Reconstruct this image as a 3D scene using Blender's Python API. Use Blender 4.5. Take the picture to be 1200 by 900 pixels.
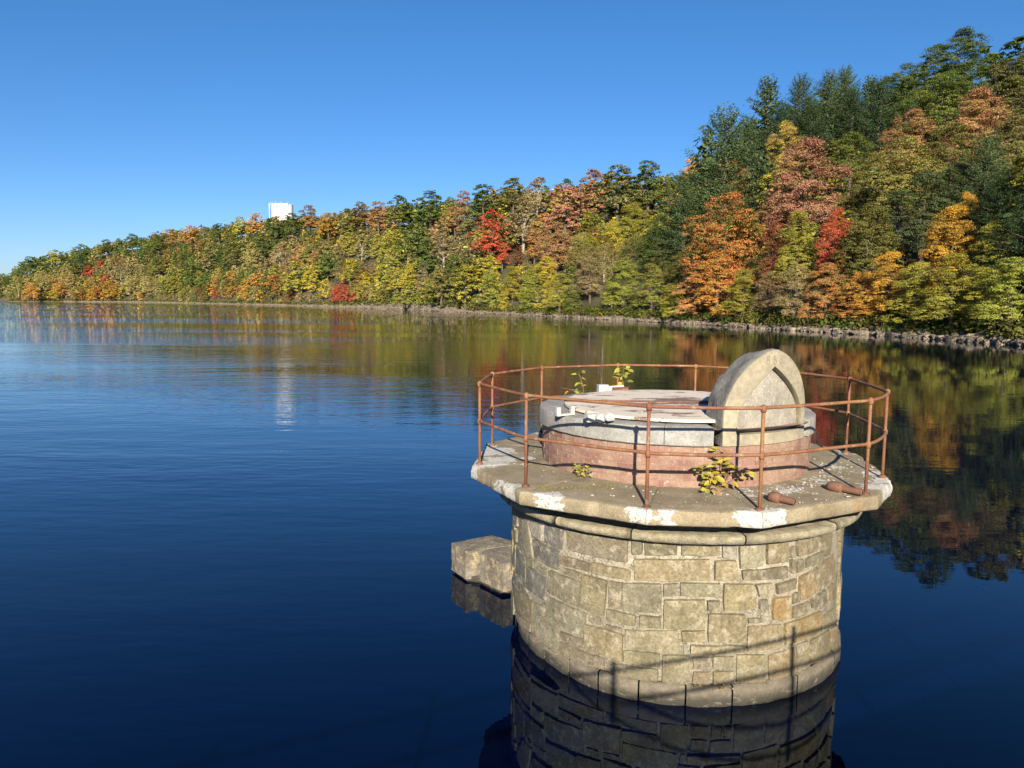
import bpy, bmesh, math, random
import numpy as np
from math import sin, cos, pi, radians, degrees, atan2, hypot, tan, sqrt
from mathutils import Vector, Matrix, noise

random.seed(7)
for o in list(bpy.data.objects):
    bpy.data.objects.remove(o)
SC = bpy.context.scene
COL = SC.collection

# ------------------------------------------------------------------ camera
F_PX, PITCH, ROLL, EYE = 903.9, 0.108590, 0.005949, 4.4732   # focal length in pixels of a 1200 px wide picture
CX, CY, ZD = 2.1904, 10.3148, 2.3485                         # tower axis and deck height
_F = Vector((0, cos(PITCH), -sin(PITCH))); _R = Vector((1, 0, 0)); _U = _R.cross(_F)
_R2 = cos(ROLL)*_R + sin(ROLL)*_U; _U2 = -sin(ROLL)*_R + cos(ROLL)*_U
cam_d = bpy.data.cameras.new('camera'); cam = bpy.data.objects.new('camera', cam_d); COL.objects.link(cam)
cam_d.sensor_width = 36; cam_d.lens = F_PX*36/1200; cam_d.clip_start = 0.1; cam_d.clip_end = 20000
cam.matrix_world = Matrix(((_R2.x, _U2.x, -_F.x, 0), (_R2.y, _U2.y, -_F.y, 0), (_R2.z, _U2.z, -_F.z, EYE), (0, 0, 0, 1)))
SC.camera = cam

# ------------------------------------------------------------------ light
SUN_EL, SUN_AZ = radians(22.8), radians(181.5)     # azimuth measured from +Y towards +X
w = bpy.data.worlds.new('World'); SC.world = w; w.use_nodes = True
nt = w.node_tree; nt.nodes.clear()
sky = nt.nodes.new('ShaderNodeTexSky'); sky.sky_type = 'NISHITA'; sky.sun_disc = False
sky.sun_elevation = SUN_EL; sky.sun_rotation = SUN_AZ
sky.altitude = 100; sky.air_density = 0.8; sky.dust_density = 0.2; sky.ozone_density = 2.4
hs = nt.nodes.new('ShaderNodeHueSaturation'); hs.inputs['Saturation'].default_value = 1.27
tint = nt.nodes.new('ShaderNodeMix'); tint.data_type = 'RGBA'; tint.blend_type = 'MULTIPLY'; tint.inputs[0].default_value = 1.0; tcw = nt.nodes.new('ShaderNodeTexCoord'); sxw = nt.nodes.new('ShaderNodeSeparateXYZ'); rpw = nt.nodes.new('ShaderNodeValToRGB')
nt.links.new(tcw.outputs['Generated'], sxw.inputs[0]); nt.links.new(sxw.outputs[2], rpw.inputs[0])
ew = rpw.color_ramp.elements; ew[0].position = 0.0; ew[0].color = (0.60, 0.67, 0.95, 1); ew[1].position = 0.32; ew[1].color = (0.93, 1.0, 1.10, 1)
en = ew.new(0.10); en.color = (0.74, 0.84, 1.02, 1)
nt.links.new(rpw.outputs[0], tint.inputs[7])
bg = nt.nodes.new('ShaderNodeBackground'); bg.inputs['Strength'].default_value = 0.056
wo = nt.nodes.new('ShaderNodeOutputWorld')
nt.links.new(sky.outputs[0], hs.inputs['Color']); nt.links.new(hs.outputs[0], tint.inputs[6]); nt.links.new(tint.outputs[2], bg.inputs[0]); nt.links.new(bg.outputs[0], wo.inputs[0])
sl = bpy.data.lights.new('sun', 'SUN'); sl.energy = 5.0; sl.angle = radians(0.53); sl.color = (1.0, 0.90, 0.74)
so = bpy.data.objects.new('sun', sl); COL.objects.link(so)
sd = Vector((sin(SUN_AZ)*cos(SUN_EL), cos(SUN_AZ)*cos(SUN_EL), sin(SUN_EL)))
so.rotation_euler = sd.to_track_quat('Z', 'Y').to_euler(); so.location = (0, -20, 30)
SC.view_settings.view_transform = 'Standard'; SC.view_settings.look = 'None'
SC.view_settings.exposure = 1.16; SC.view_settings.gamma = 1.0

# ------------------------------------------------------------------ helpers
def add(name, data=None, parent=None, **kw):
    o = bpy.data.objects.new(name, data); COL.objects.link(o)
    if parent is not None: o.parent = parent
    for k, v in kw.items(): o[k] = v
    return o

def mesh(name, verts, faces, mats=None, smooth=False):
    m = bpy.data.meshes.new(name)
    m.from_pydata([tuple(v) for v in verts], [], faces)
    if mats:
        for mm in (mats if isinstance(mats, (list, tuple)) else [mats]): m.materials.append(mm)
    if smooth: m.polygons.foreach_set('use_smooth', [True]*len(m.polygons))
    m.update()
    return m

class MB:
    def __init__(s): s.v = []; s.f = []
    def grid(s, pts, nu, nv, close_u=False, flip=False):
        b = len(s.v); s.v += [tuple(p) for p in pts]
        for j in range(nv-1):
            for i in range(nu if close_u else nu-1):
                a = b+j*nu+i; c = b+j*nu+(i+1) % nu
                q = (a, c, c+nu, a+nu)
                s.f.append(q[::-1] if flip else q)
    def tube(s, path, rad, n=8, caps=True):
        path = [Vector(p) for p in path]
        if not isinstance(rad, (list, tuple)): rad = [rad]*len(path)
        b = len(s.v)
        for i, p in enumerate(path):
            d = (path[min(i+1, len(path)-1)]-path[max(i-1, 0)]).normalized()
            u = d.cross(Vector((0, 0, 1)) if abs(d.z) < 0.9 else Vector((1, 0, 0))).normalized(); w_ = d.cross(u)
            for k in range(n):
                a = 2*pi*k/n; s.v.append(tuple(p+(u*cos(a)+w_*sin(a))*rad[i]))
        for i in range(len(path)-1):
            for k in range(n):
                a = b+i*n+k; c = b+i*n+(k+1) % n
                s.f.append((a, a+n, c+n, c))
        if caps:
            s.f.append(tuple(b+k for k in range(n))); e = b+(len(path)-1)*n
            s.f.append(tuple(e+n-1-k for k in range(n)))
    def box(s, c, size, rot=0.0):
        b = len(s.v); cr, sr = cos(rot), sin(rot)
        for dz in (-.5, .5):
            for dx, dy in ((-.5, -.5), (.5, -.5), (.5, .5), (-.5, .5)):
                x, y = dx*size[0], dy*size[1]
                s.v.append((c[0]+x*cr-y*sr, c[1]+x*sr+y*cr, c[2]+dz*size[2]))
        s.f += [(b+3, b+2, b+1, b), (b+4, b+5, b+6, b+7)]+[(b+i, b+(i+1) % 4, b+4+(i+1) % 4, b+4+i) for i in range(4)]
    def lathe(s, prof, n=48, c=(0, 0)):
        b = len(s.v)
        for r, z in prof:
            for k in range(n):
                a = 2*pi*k/n; s.v.append((c[0]+r*cos(a), c[1]+r*sin(a), z))
        for i in range(len(prof)-1):
            for k in range(n):
                a = b+i*n+k; d = b+i*n+(k+1) % n
                s.f.append((a, d, d+n, a+n))
    def build(s, name, mat, parent=None, smooth=False, **kw):
        return add(name, mesh(name, s.v, s.f, mat, smooth), parent, **kw)

def nz(x, y, z=0.0): return noise.noise(Vector((x, y, z)))
def fbm(x, y, z=0.0, o=3): return noise.fractal(Vector((x, y, z)), 1.0, 2.0, o)

# ------------------------------------------------------------------ materials
def newmat(name):
    m = bpy.data.materials.new(name); m.use_nodes = True; t = m.node_tree; t.nodes.clear()
    out = t.nodes.new('ShaderNodeOutputMaterial'); b = t.nodes.new('ShaderNodeBsdfPrincipled')
    t.links.new(b.outputs[0], out.inputs[0])
    return m, t, b
def N(t, ty, **kw):
    n = t.nodes.new(ty)
    for k, v in kw.items():
        if k in n.inputs: n.inputs[k].default_value = v
        else: setattr(n, k, v)
    return n
def noise_n(t, scale, detail=4, rough=0.6, coord='Object', stretch=None, dist=0.0):
    tc = t.nodes.new('ShaderNodeTexCoord')
    n = N(t, 'ShaderNodeTexNoise', Scale=scale, Detail=detail, Roughness=rough, Distortion=dist)
    if stretch:
        mp = t.nodes.new('ShaderNodeMapping'); mp.inputs['Scale'].default_value = stretch
        t.links.new(tc.outputs[coord], mp.inputs[0]); t.links.new(mp.outputs[0], n.inputs[0])
    else: t.links.new(tc.outputs[coord], n.inputs[0])
    return n.outputs[0]
def ramp(t, fac, stops, interp='LINEAR'):
    r = t.nodes.new('ShaderNodeValToRGB'); r.color_ramp.interpolation = interp
    e = r.color_ramp.elements
    while len(e) < len(stops): e.new(0.5)
    for i, (p, c) in enumerate(stops):
        e[i].position = p; e[i].color = (c, c, c, 1) if not isinstance(c, (tuple, list)) else (*c, 1)
    t.links.new(fac, r.inputs[0]); return r.outputs[0]
def mix(t, fac, a, b, mode='MIX'):
    m = t.nodes.new('ShaderNodeMix'); m.data_type = 'RGBA'; m.blend_type = mode
    for s, x in ((m.inputs[0], fac), (m.inputs[6], a), (m.inputs[7], b)):
        if hasattr(x, 'is_output') or isinstance(x, bpy.types.NodeSocket): t.links.new(x, s)
        elif isinstance(x, (tuple, list)): s.default_value = (*x, 1)
        else: s.default_value = x
    return m.outputs[2]
def mth(t, op, a, b=None):
    m = t.nodes.new('ShaderNodeMath'); m.operation = op
    for i, x in enumerate((a, b)):
        if x is None: continue
        if isinstance(x, bpy.types.NodeSocket): t.links.new(x, m.inputs[i])
        else: m.inputs[i].default_value = x
    return m.outputs[0]
def bump(t, b, h, strength=0.4, dist=0.01):
    n = N(t, 'ShaderNodeBump', Strength=strength, Distance=dist)
    t.links.new(h, n.inputs['Height']); t.links.new(n.outputs[0], b.inputs['Normal'])
def attr(t, name, ty='GEOMETRY'):
    a = t.nodes.new('ShaderNodeAttribute'); a.attribute_name = name; a.attribute_type = ty; return a

def rock_mat(name, base, dark, pale, streak=0.5, useobj=True, sc=1.0):
    m, t, b = newmat(name)
    col = base
    if useobj:
        oi = t.nodes.new('ShaderNodeObjectInfo'); col = oi.outputs['Color']
    n1 = noise_n(t, 3.2*sc, 5); n2 = noise_n(t, 30*sc, 6, 0.7); n3 = noise_n(t, 9*sc, 5, 0.65)
    c = mix(t, ramp(t, n1, [(0.38, 0), (0.62, 0.75)]), col, mix(t, 1.0, col, dark, 'MULTIPLY'))
    c = mix(t, ramp(t, n3, [(0.50, 0), (0.68, 0.75)]), c, pale)
    st = noise_n(t, 7*sc, 3, 0.6, stretch=(3.5, 3.5, 0.35))
    c = mix(t, ramp(t, st, [(0.55, 0), (0.75, streak)]), c, mix(t, 1.0, c, (0.5, 0.5, 0.52), 'MULTIPLY'))
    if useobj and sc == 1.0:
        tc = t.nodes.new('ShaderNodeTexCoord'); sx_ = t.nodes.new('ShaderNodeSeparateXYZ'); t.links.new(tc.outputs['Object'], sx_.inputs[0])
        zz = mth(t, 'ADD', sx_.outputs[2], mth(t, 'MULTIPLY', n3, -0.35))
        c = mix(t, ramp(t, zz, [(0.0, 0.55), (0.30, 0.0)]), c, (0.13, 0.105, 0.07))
    c = mix(t, 0.75, c, ramp(t, n2, [(0.3, 0.42), (0.5, 1.0), (0.72, 1.5)]), 'MULTIPLY')
    t.links.new(c, b.inputs['Base Color']); b.inputs['Roughness'].default_value = 0.9
    hh = mth(t, 'ADD', mth(t, 'MULTIPLY', n3, 0.7), mth(t, 'MULTIPLY', n2, 0.5))
    bump(t, b, hh, 1.0, 0.03)
    return m
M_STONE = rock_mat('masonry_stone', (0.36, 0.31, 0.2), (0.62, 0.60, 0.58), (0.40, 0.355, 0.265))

def simple_rough(name, base, var=0.35, sc=8, bs=0.5, bd=0.006, extra=None):
    m, t, b = newmat(name)
    n1 = noise_n(t, sc, 5, 0.65); n2 = noise_n(t, sc*6, 4, 0.6)
    c = mix(t, 1.0, base, ramp(t, n1, [(0.3, 1-var), (0.7, 1+var*0.6)]), 'MULTIPLY')
    c = mix(t, 0.6, c, ramp(t, n2, [(0.3, 0.65), (0.7, 1.25)]), 'MULTIPLY')
    if extra: c = extra(t, c)
    t.links.new(c, b.inputs['Base Color']); b.inputs['Roughness'].default_value = 0.9
    bump(t, b, n2, bs, bd)
    return m
M_MORTAR = simple_rough('lime_mortar', (0.367, 0.328, 0.250), 0.4, 6, 0.8, 0.02,
    lambda t, c: mix(t, ramp(t, noise_n(t, 3.2, 5, 0.6), [(0.487, 0), (0.5, 0.85), (0.513, 0)]), c, (0.05, 0.04, 0.03)))
M_CORN = simple_rough('cornice_stone', (0.304, 0.271, 0.189), 0.5, 7, 0.9, 0.02,
    lambda t, c: mix(t, ramp(t, noise_n(t, 5, 4, 0.6, stretch=(2, 2, 0.3)), [(0.5, 0), (0.7, 0.7)]), c, (0.20, 0.15, 0.07)))
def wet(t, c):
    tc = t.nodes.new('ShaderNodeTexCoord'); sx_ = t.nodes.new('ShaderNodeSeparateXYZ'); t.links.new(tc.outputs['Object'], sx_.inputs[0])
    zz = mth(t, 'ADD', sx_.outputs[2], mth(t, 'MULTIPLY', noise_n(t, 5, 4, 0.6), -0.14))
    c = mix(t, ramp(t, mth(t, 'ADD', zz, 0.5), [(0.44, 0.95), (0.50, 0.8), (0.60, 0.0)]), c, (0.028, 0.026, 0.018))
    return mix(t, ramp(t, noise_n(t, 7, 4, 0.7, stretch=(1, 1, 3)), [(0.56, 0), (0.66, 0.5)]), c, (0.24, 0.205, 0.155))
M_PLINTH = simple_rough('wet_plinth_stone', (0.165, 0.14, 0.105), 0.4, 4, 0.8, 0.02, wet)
M_GRANITE = simple_rough('grey_granite', (0.312, 0.304, 0.281), 0.3, 5, 0.8, 0.01,
    lambda t, c: mix(t, ramp(t, noise_n(t, 60, 3, 0.6), [(0.52, 0), (0.64, 0.8)]), c, (0.15, 0.15, 0.155)))
M_ARCH = simple_rough('arch_sandstone', (0.343, 0.300, 0.215), 0.28, 3.0, 0.7, 0.01,
    lambda t, c: mix(t, ramp(t, noise_n(t, 26, 5, 0.7), [(0.6, 0), (0.72, 0.5)]), c, (0.24, 0.24, 0.24)))
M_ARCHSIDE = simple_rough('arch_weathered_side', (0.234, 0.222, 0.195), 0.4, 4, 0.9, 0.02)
M_PANEL = simple_rough('recess_panel_stone', (0.312, 0.289, 0.242), 0.3, 6, 0.7, 0.01, lambda t, c: mix(t, ramp(t, noise_n(t, 50, 4, 0.7), [(0.6, 0), (0.7, 0.8)]), c, (0.75, 0.72, 0.66)))
M_CARVE = simple_rough('carved_recess', (0.22, 0.19, 0.14), 0.2, 9)
M_BLOCK = rock_mat('pier_block_stone', (0.215, 0.190, 0.155), (0.5, 0.45, 0.42), (0.45, 0.37, 0.2), 0.4, False)

# concrete deck: mask attributes give lime patches, rust stains and moss their own shapes
m, t, b = newmat('deck_concrete'); M_DECK = m
n1 = noise_n(t, 2.5, 5); n2 = noise_n(t, 45, 4, 0.7); n3 = noise_n(t, 14, 5, 0.7)
c = mix(t, ramp(t, n1, [(0.35, 0), (0.65, 1)]), (0.20, 0.16, 0.10), (0.32, 0.265, 0.175))
c = mix(t, 0.8, c, ramp(t, n2, [(0.3, 0.6), (0.7, 1.3)]), 'MULTIPLY')
a = attr(t, 'rust'); c = mix(t, ramp(t, mth(t, 'ADD', a.outputs['Fac'], mth(t, 'MULTIPLY', n3, 0.5)), [(0.55, 0), (0.85, 0.75)]), c, (0.38, 0.19, 0.06))
a = attr(t, 'moss'); c = mix(t, ramp(t, mth(t, 'ADD', a.outputs['Fac'], mth(t, 'MULTIPLY', n3, 0.6)), [(0.72, 0), (0.95, 0.85)]), c, (0.28, 0.22, 0.06))
a = attr(t, 'lime'); lf = ramp(t, mth(t, 'ADD', a.outputs['Fac'], mth(t, 'MULTIPLY', mth(t, 'SUBTRACT', n3, 0.5), 1.7)), [(0.46, 0), (0.52, 1)])
lf = mth(t, 'MULTIPLY', lf, ramp(t, noise_n(t, 22, 5, 0.7, dist=0.6), [(0.36, 0.0), (0.43, 1.0)]))
c = mix(t, lf, c, mix(t, ramp(t, n2, [(0.3, 0), (0.6, 1)]), (0.42, 0.41, 0.38), (0.56, 0.54, 0.50)))
t.links.new(c, b.inputs['Base Color']); b.inputs['Roughness'].default_value = 0.92
bump(t, b, mth(t, 'ADD', n3, mth(t, 'MULTIPLY', lf, 0.5)), 0.6, 0.015)

# painted brick of the drum
m, t, b = newmat('pink_painted_brick'); M_BRICK = m
n1 = noise_n(t, 4, 5, 0.65); n2 = noise_n(t, 40, 4); n3 = noise_n(t, 13, 5, 0.7)
oi = t.nodes.new('ShaderNodeObjectInfo')
c = mix(t, oi.outputs['Random'], (0.215, 0.108, 0.083), (0.28, 0.155, 0.12))
c = mix(t, ramp(t, n1, [(0.42, 0), (0.62, 0.8)]), c, (0.33, 0.235, 0.165))
c = mix(t, ramp(t, n3, [(0.58, 0), (0.68, 0.7)]), c, (0.48, 0.40, 0.34))
c = mix(t, 0.7, c, ramp(t, n2, [(0.3, 0.7), (0.7, 1.2)]), 'MULTIPLY')
t.links.new(c, b.inputs['Base Color']); b.inputs['Roughness'].default_value = 0.85
bump(t, b, n3, 0.5, 0.01)
M_BEDDING = simple_rough('brick_bedding', (0.328, 0.211, 0.164), 0.3, 10)

def rust_mat(name, a_, b_, c_):
    m, t, b = newmat(name)
    n1 = noise_n(t, 2.2, 4, 0.6, 'Generated' if False else 'Object'); n2 = noise_n(t, 60, 4, 0.7); n3 = noise_n(t, 9, 4, 0.6)
    c = mix(t, ramp(t, n1, [(0.42, 0), (0.58, 1)]), a_, b_)
    c = mix(t, ramp(t, n3, [(0.55, 0), (0.68, 0.8)]), c, c_)
    c = mix(t, 0.8, c, ramp(t, n2, [(0.3, 0.6), (0.7, 1.3)]), 'MULTIPLY')
    t.links.new(c, b.inputs['Base Color']); b.inputs['Roughness'].default_value = 0.75; b.inputs['Metallic'].default_value = 0.1
    bump(t, b, n2, 0.5, 0.004)
    return m
M_RUST = rust_mat('rusty_pipe', (0.21, 0.075, 0.042), (0.27, 0.125, 0.05), (0.34, 0.235, 0.13))
M_RUSTD = rust_mat('dark_rust', (0.12, 0.05, 0.035), (0.19, 0.09, 0.055), (0.20, 0.13, 0.09))

m, t, b = newmat('peeling_white_hatch'); M_LID = m
n1 = noise_n(t, 3.0, 6, 0.7, stretch=(0.8, 1.9, 1)); n2 = noise_n(t, 40, 3)
tc = t.nodes.new('ShaderNodeTexCoord'); sx_ = t.nodes.new('ShaderNodeSeparateXYZ'); t.links.new(tc.outputs['Object'], sx_.inputs[0])
yy = mth(t, 'ADD', sx_.outputs[1], mth(t, 'MULTIPLY', sx_.outputs[0], 0.07))
sm = mth(t, 'MULTIPLY', ramp(t, mth(t, 'ABSOLUTE', yy), [(0.0, 1.0), (0.42, 0.0)]), ramp(t, mth(t, 'ADD', sx_.outputs[0], 0.5), [(0.0, 0.25), (0.8, 1.0)]))
n1 = mth(t, 'ADD', n1, mth(t, 'MULTIPLY', sm, 0.27))
c = mix(t, ramp(t, n1, [(0.56, 0), (0.60, 1)]), (0.74, 0.65, 0.54), (0.22, 0.14, 0.10))
c = mix(t, 0.5, c, ramp(t, n2, [(0.3, 0.75), (0.7, 1.1)]), 'MULTIPLY')
t.links.new(c, b.inputs['Base Color']); b.inputs['Roughness'].default_value = 0.7
bump(t, b, n1, 0.4, 0.01)
M_WHITE = simple_rough('chipped_white_paint', (0.515, 0.499, 0.468), 0.2, 12)
M_TANK = simple_rough('white_tank_paint', (0.86, 0.87, 0.88), 0.05, 0.3, 0.0)
M_GREY = simple_rough('grey_metal', (0.35, 0.35, 0.36), 0.2, 1.0, 0.0)

# foliage: two leaf colours per tree (object properties or mesh attributes)
def foliage(name, ty):
    m = bpy.data.materials.new(name); m.use_nodes = True; t = m.node_tree; t.nodes.clear()
    out = t.nodes.new('ShaderNodeOutputMaterial')
    A = attr(t, 'leaf_a', ty).outputs['Color']; B = attr(t, 'leaf_b', ty).outputs['Color']
    geo = t.nodes.new('ShaderNodeNewGeometry')
    n1 = noise_n(t, 0.22 if ty == 'GEOMETRY' else 4.5, 4, 0.65)
    f = ramp(t, mth(t, 'ADD', n1, mth(t, 'MULTIPLY', mth(t, 'SUBTRACT', geo.outputs['Random Per Island'], 0.5), 0.45)), [(0.44, 0), (0.58, 1)])
    c = mix(t, f, A, B)
    c = mix(t, 1.0, c, ramp(t, geo.outputs['Random Per Island'], [(0, 0.6), (0.5, 1.0), (1, 1.45)]), 'MULTIPLY')
    d = t.nodes.new('ShaderNodeBsdfDiffuse'); tr = t.nodes.new('ShaderNodeBsdfTranslucent'); ms = t.nodes.new('ShaderNodeMixShader')
    t.links.new(c, d.inputs[0]); t.links.new(c, tr.inputs[0]); ms.inputs[0].default_value = 0.28
    t.links.new(d.outputs[0], ms.inputs[1]); t.links.new(tr.outputs[0], ms.inputs[2]); t.links.new(ms.outputs[0], out.inputs[0])
    return m
M_LEAF = foliage('foliage_leaves', 'OBJECT'); M_LEAFG = foliage('massed_foliage', 'GEOMETRY')
def bark(name, c1):
    return simple_rough(name, c1, 0.4, 3, 0.5, 0.03)
M_BARK = bark('grey_brown_bark', (0.13, 0.10, 0.075)); M_PALEBARK = bark('pale_bark', (0.38, 0.33, 0.27))

m, t, b = newmat('hillside_ground'); M_GROUND = m
n1 = noise_n(t, 0.12, 5, 0.65); n2 = noise_n(t, 1.6, 5, 0.7)
c = mix(t, ramp(t, n1, [(0.4, 0), (0.6, 1)]), (0.075, 0.05, 0.025), (0.06, 0.07, 0.025))
c = mix(t, ramp(t, n2, [(0.5, 0), (0.7, 0.6)]), c, (0.13, 0.085, 0.04))
a = attr(t, 'beach'); c = mix(t, ramp(t, mth(t, 'ADD', a.outputs['Fac'], mth(t, 'MULTIPLY', n2, 0.3)), [(0.5, 0), (0.7, 1)]), c,
    mix(t, ramp(t, n2, [(0.35, 0), (0.65, 1)]), (0.12, 0.085, 0.055), (0.22, 0.17, 0.115)))
t.links.new(c, b.inputs['Base Color']); b.inputs['Roughness'].default_value = 0.95
bump(t, b, n2, 0.6, 0.4)
M_BOULDER = rock_mat('shore_boulder', (0.3, 0.25, 0.2), (0.6, 0.58, 0.55), (0.45, 0.40, 0.33), 0.2, True, 0.5)

m, t, b = newmat('lake_water'); M_WATER = m
b.inputs['Base Color'].default_value = (0.0003, 0.0016, 0.012, 1)
b.inputs['Roughness'].default_value = 0.0; b.inputs['IOR'].default_value = 1.333; b.inputs['Specular IOR Level'].default_value = 0.85; b.inputs['Specular Tint'].default_value = (0.22, 0.66, 1.0, 1)
tc = t.nodes.new('ShaderNodeTexCoord')
def wn(scale, st, det=2, rot=0.0):
    mp = t.nodes.new('ShaderNodeMapping'); mp.inputs['Scale'].default_value = st; mp.inputs['Rotation'].default_value = (0, 0, rot)
    n = N(t, 'ShaderNodeTexNoise', Scale=scale, Detail=det, Roughness=0.5)
    t.links.new(tc.outputs['Object'], mp.inputs[0]); t.links.new(mp.outputs[0], n.inputs[0]); return n.outputs[0]
dist = t.nodes.new('ShaderNodeVectorMath'); dist.operation = 'LENGTH'; t.links.new(tc.outputs['Object'], dist.inputs[0])
sx = t.nodes.new('ShaderNodeSeparateXYZ'); t.links.new(tc.outputs['Object'], sx.inputs[0])
lee = ramp(t, mth(t, 'ADD', mth(t, 'DIVIDE', sx.outputs[0], mth(t, 'ADD', dist.outputs['Value'], 1.0)), 0.5), [(0.15, 2.6), (0.42, 1.5), (0.58, 0.75), (0.85, 0.42)])   # sheltered under the hill on the right
patch = mth(t, 'MULTIPLY', ramp(t, wn(0.02, (0.30, 2.2, 1), 4), [(0.42, 0.35), (0.58, 1.25)]), lee)
near = ramp(t, mth(t, 'DIVIDE', dist.outputs['Value'], 160.0), [(0.05, 0.30), (0.3, 0.60), (1.0, 1.25)])
h = mth(t, 'ADD', mth(t, 'MULTIPLY', wn(2.4, (0.55, 1.5, 1), 3, 0.12), 0.010), mth(t, 'MULTIPLY', wn(0.55, (0.5, 1.3, 1), 2, -0.2), 0.027))
h = mth(t, 'MULTIPLY', mth(t, 'MULTIPLY', h, patch), near)
bp = N(t, 'ShaderNodeBump', Strength=1.0, Distance=1.0); t.links.new(h, bp.inputs['Height']); t.links.new(bp.outputs[0], b.inputs['Normal'])

# masonry, metal and ground base colours all scaled darker to offset the raised exposure
for m_ in bpy.data.materials:
    if m_.node_tree is None: continue
    for n_ in list(m_.node_tree.nodes):
        if n_.type == 'BSDF_PRINCIPLED' and n_.inputs['Base Color'].is_linked:
            src = n_.inputs['Base Color'].links[0].from_socket
            g_ = mix(m_.node_tree, 1.0, src, (0.84, 0.835, 0.82), 'MULTIPLY'); m_.node_tree.links.new(g_, n_.inputs['Base Color'])

# ------------------------------------------------------------------ lake, shore and hill
def wpx(x): return degrees(math.atan((x-600)/F_PX))          # bearing of a column of the photograph
def project(P):
    d = Vector(P)-Vector((0, 0, EYE)); z = d.dot(_F)
    if z < 0.1: return None
    return 600+F_PX*d.dot(_R2)/z, 450-F_PX*d.dot(_U2)/z, z
def hor(x): return 347.9+0.006*x
# column, shore distance, ridge distance behind the shore, skyline row, tree height on the ridge
TAB = [(-900, 900, 260, 322, 14), (-60, 1350, 260, 318, 14), (8, 1380, 250, 321, 14), (13, 900, 130, 322, 13), (30, 880, 170, 308, 14), (60, 876, 210, 300, 14), (100, 868, 240, 292, 14), (150, 835, 240, 281, 15),
 (200, 760, 240, 272, 15), (230, 690, 240, 269, 15), (300, 560, 230, 259, 16), (350, 490, 225, 254, 16), (400, 420, 215, 250, 16),
 (440, 368, 205, 246, 16), (480, 331, 200, 243, 16), (520, 289, 200, 237, 16), (560, 262, 198, 231, 16), (600, 238, 195, 224, 16),
 (650, 210, 190, 218, 16), (700, 187, 190, 214, 16), (770, 164, 185, 212, 17), (800, 156, 180, 200, 17), (845, 146, 170, 172, 18),
 (880, 137, 165, 146, 18), (920, 129, 160, 128, 18), (960, 123, 158, 113, 18), (1000, 118, 155, 110, 18), (1040, 113, 152, 96, 18),
 (1090, 108, 150, 76, 18), (1150, 101, 148, 64, 18), (1200, 96, 146, 56, 18), (1300, 88, 146, 45, 18), (1500, 78, 150, 20, 18)]
T_AZ = [wpx(r[0]) for r in TAB]
T_DS = [r[1] for r in TAB]; T_DR = [r[1]+r[2] for r in TAB]
T_Z = [-0.0045*(r[1]+r[2])+EYE+(r[1]+r[2])*(hor(r[0])-r[3])/F_PX*cos(radians(wpx(r[0])))-r[4]*0.9 for r in TAB]
T_AZ += [75, 100, 130, 180, 230, 262, 290]; T_DS += [75, 75, 70, 75, 90, 200, 500]; T_DR += [225, 225, 170, 120, 160, 350, 800]; T_Z += [72, 50, 12, 3, 5, 18, 30]
T_AZ = [T_AZ[-1]-360.0]+T_AZ if False else T_AZ
_k = sorted(zip(T_AZ+[T_AZ[-1]-360, T_AZ[-2]-360, T_AZ[0]+360], T_DS+[T_DS[-1], T_DS[-2], T_DS[0]], T_DR+[T_DR[-1], T_DR[-2], T_DR[0]], T_Z+[T_Z[-1], T_Z[-2], T_Z[0]]))
K = np.array(_k)
def shore(az):
    if az > 200: az -= 360
    ds, dr, zr = (float(np.interp(az, K[:, 0], K[:, c])) for c in (1, 2, 3))
    ds += (nz(az*0.9, 3.1)*0.012+nz(az*3.3, 8.1)*0.005)*ds
    return ds, dr, zr
def ground(az, d, s=None):
    ds, dr, zr = s or shore(az)
    if d < ds: return max(-3.0, (d-ds)*0.35)
    e = d-ds
    pt = math.exp(-((az+7.5)/4.5)**2)
    bank = min(e*0.32, 0.55+1.6*pt+(0.5 if az > 5 else 0)+e*0.02)
    tt = min(max((e-4)/(dr-ds-4), 0), 1)
    z = bank+(zr-1.3)*(tt**0.92)*(1.0-0.06*sin(pi*tt))
    x, y = d*sin(radians(az)), d*cos(radians(az))
    z += nz(x/40, y/40)*2.2*min(1, e/40)
    if d > dr: z += (d-dr)*0.004 - 0.02*min(d-dr, 300)
    return z

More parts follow.
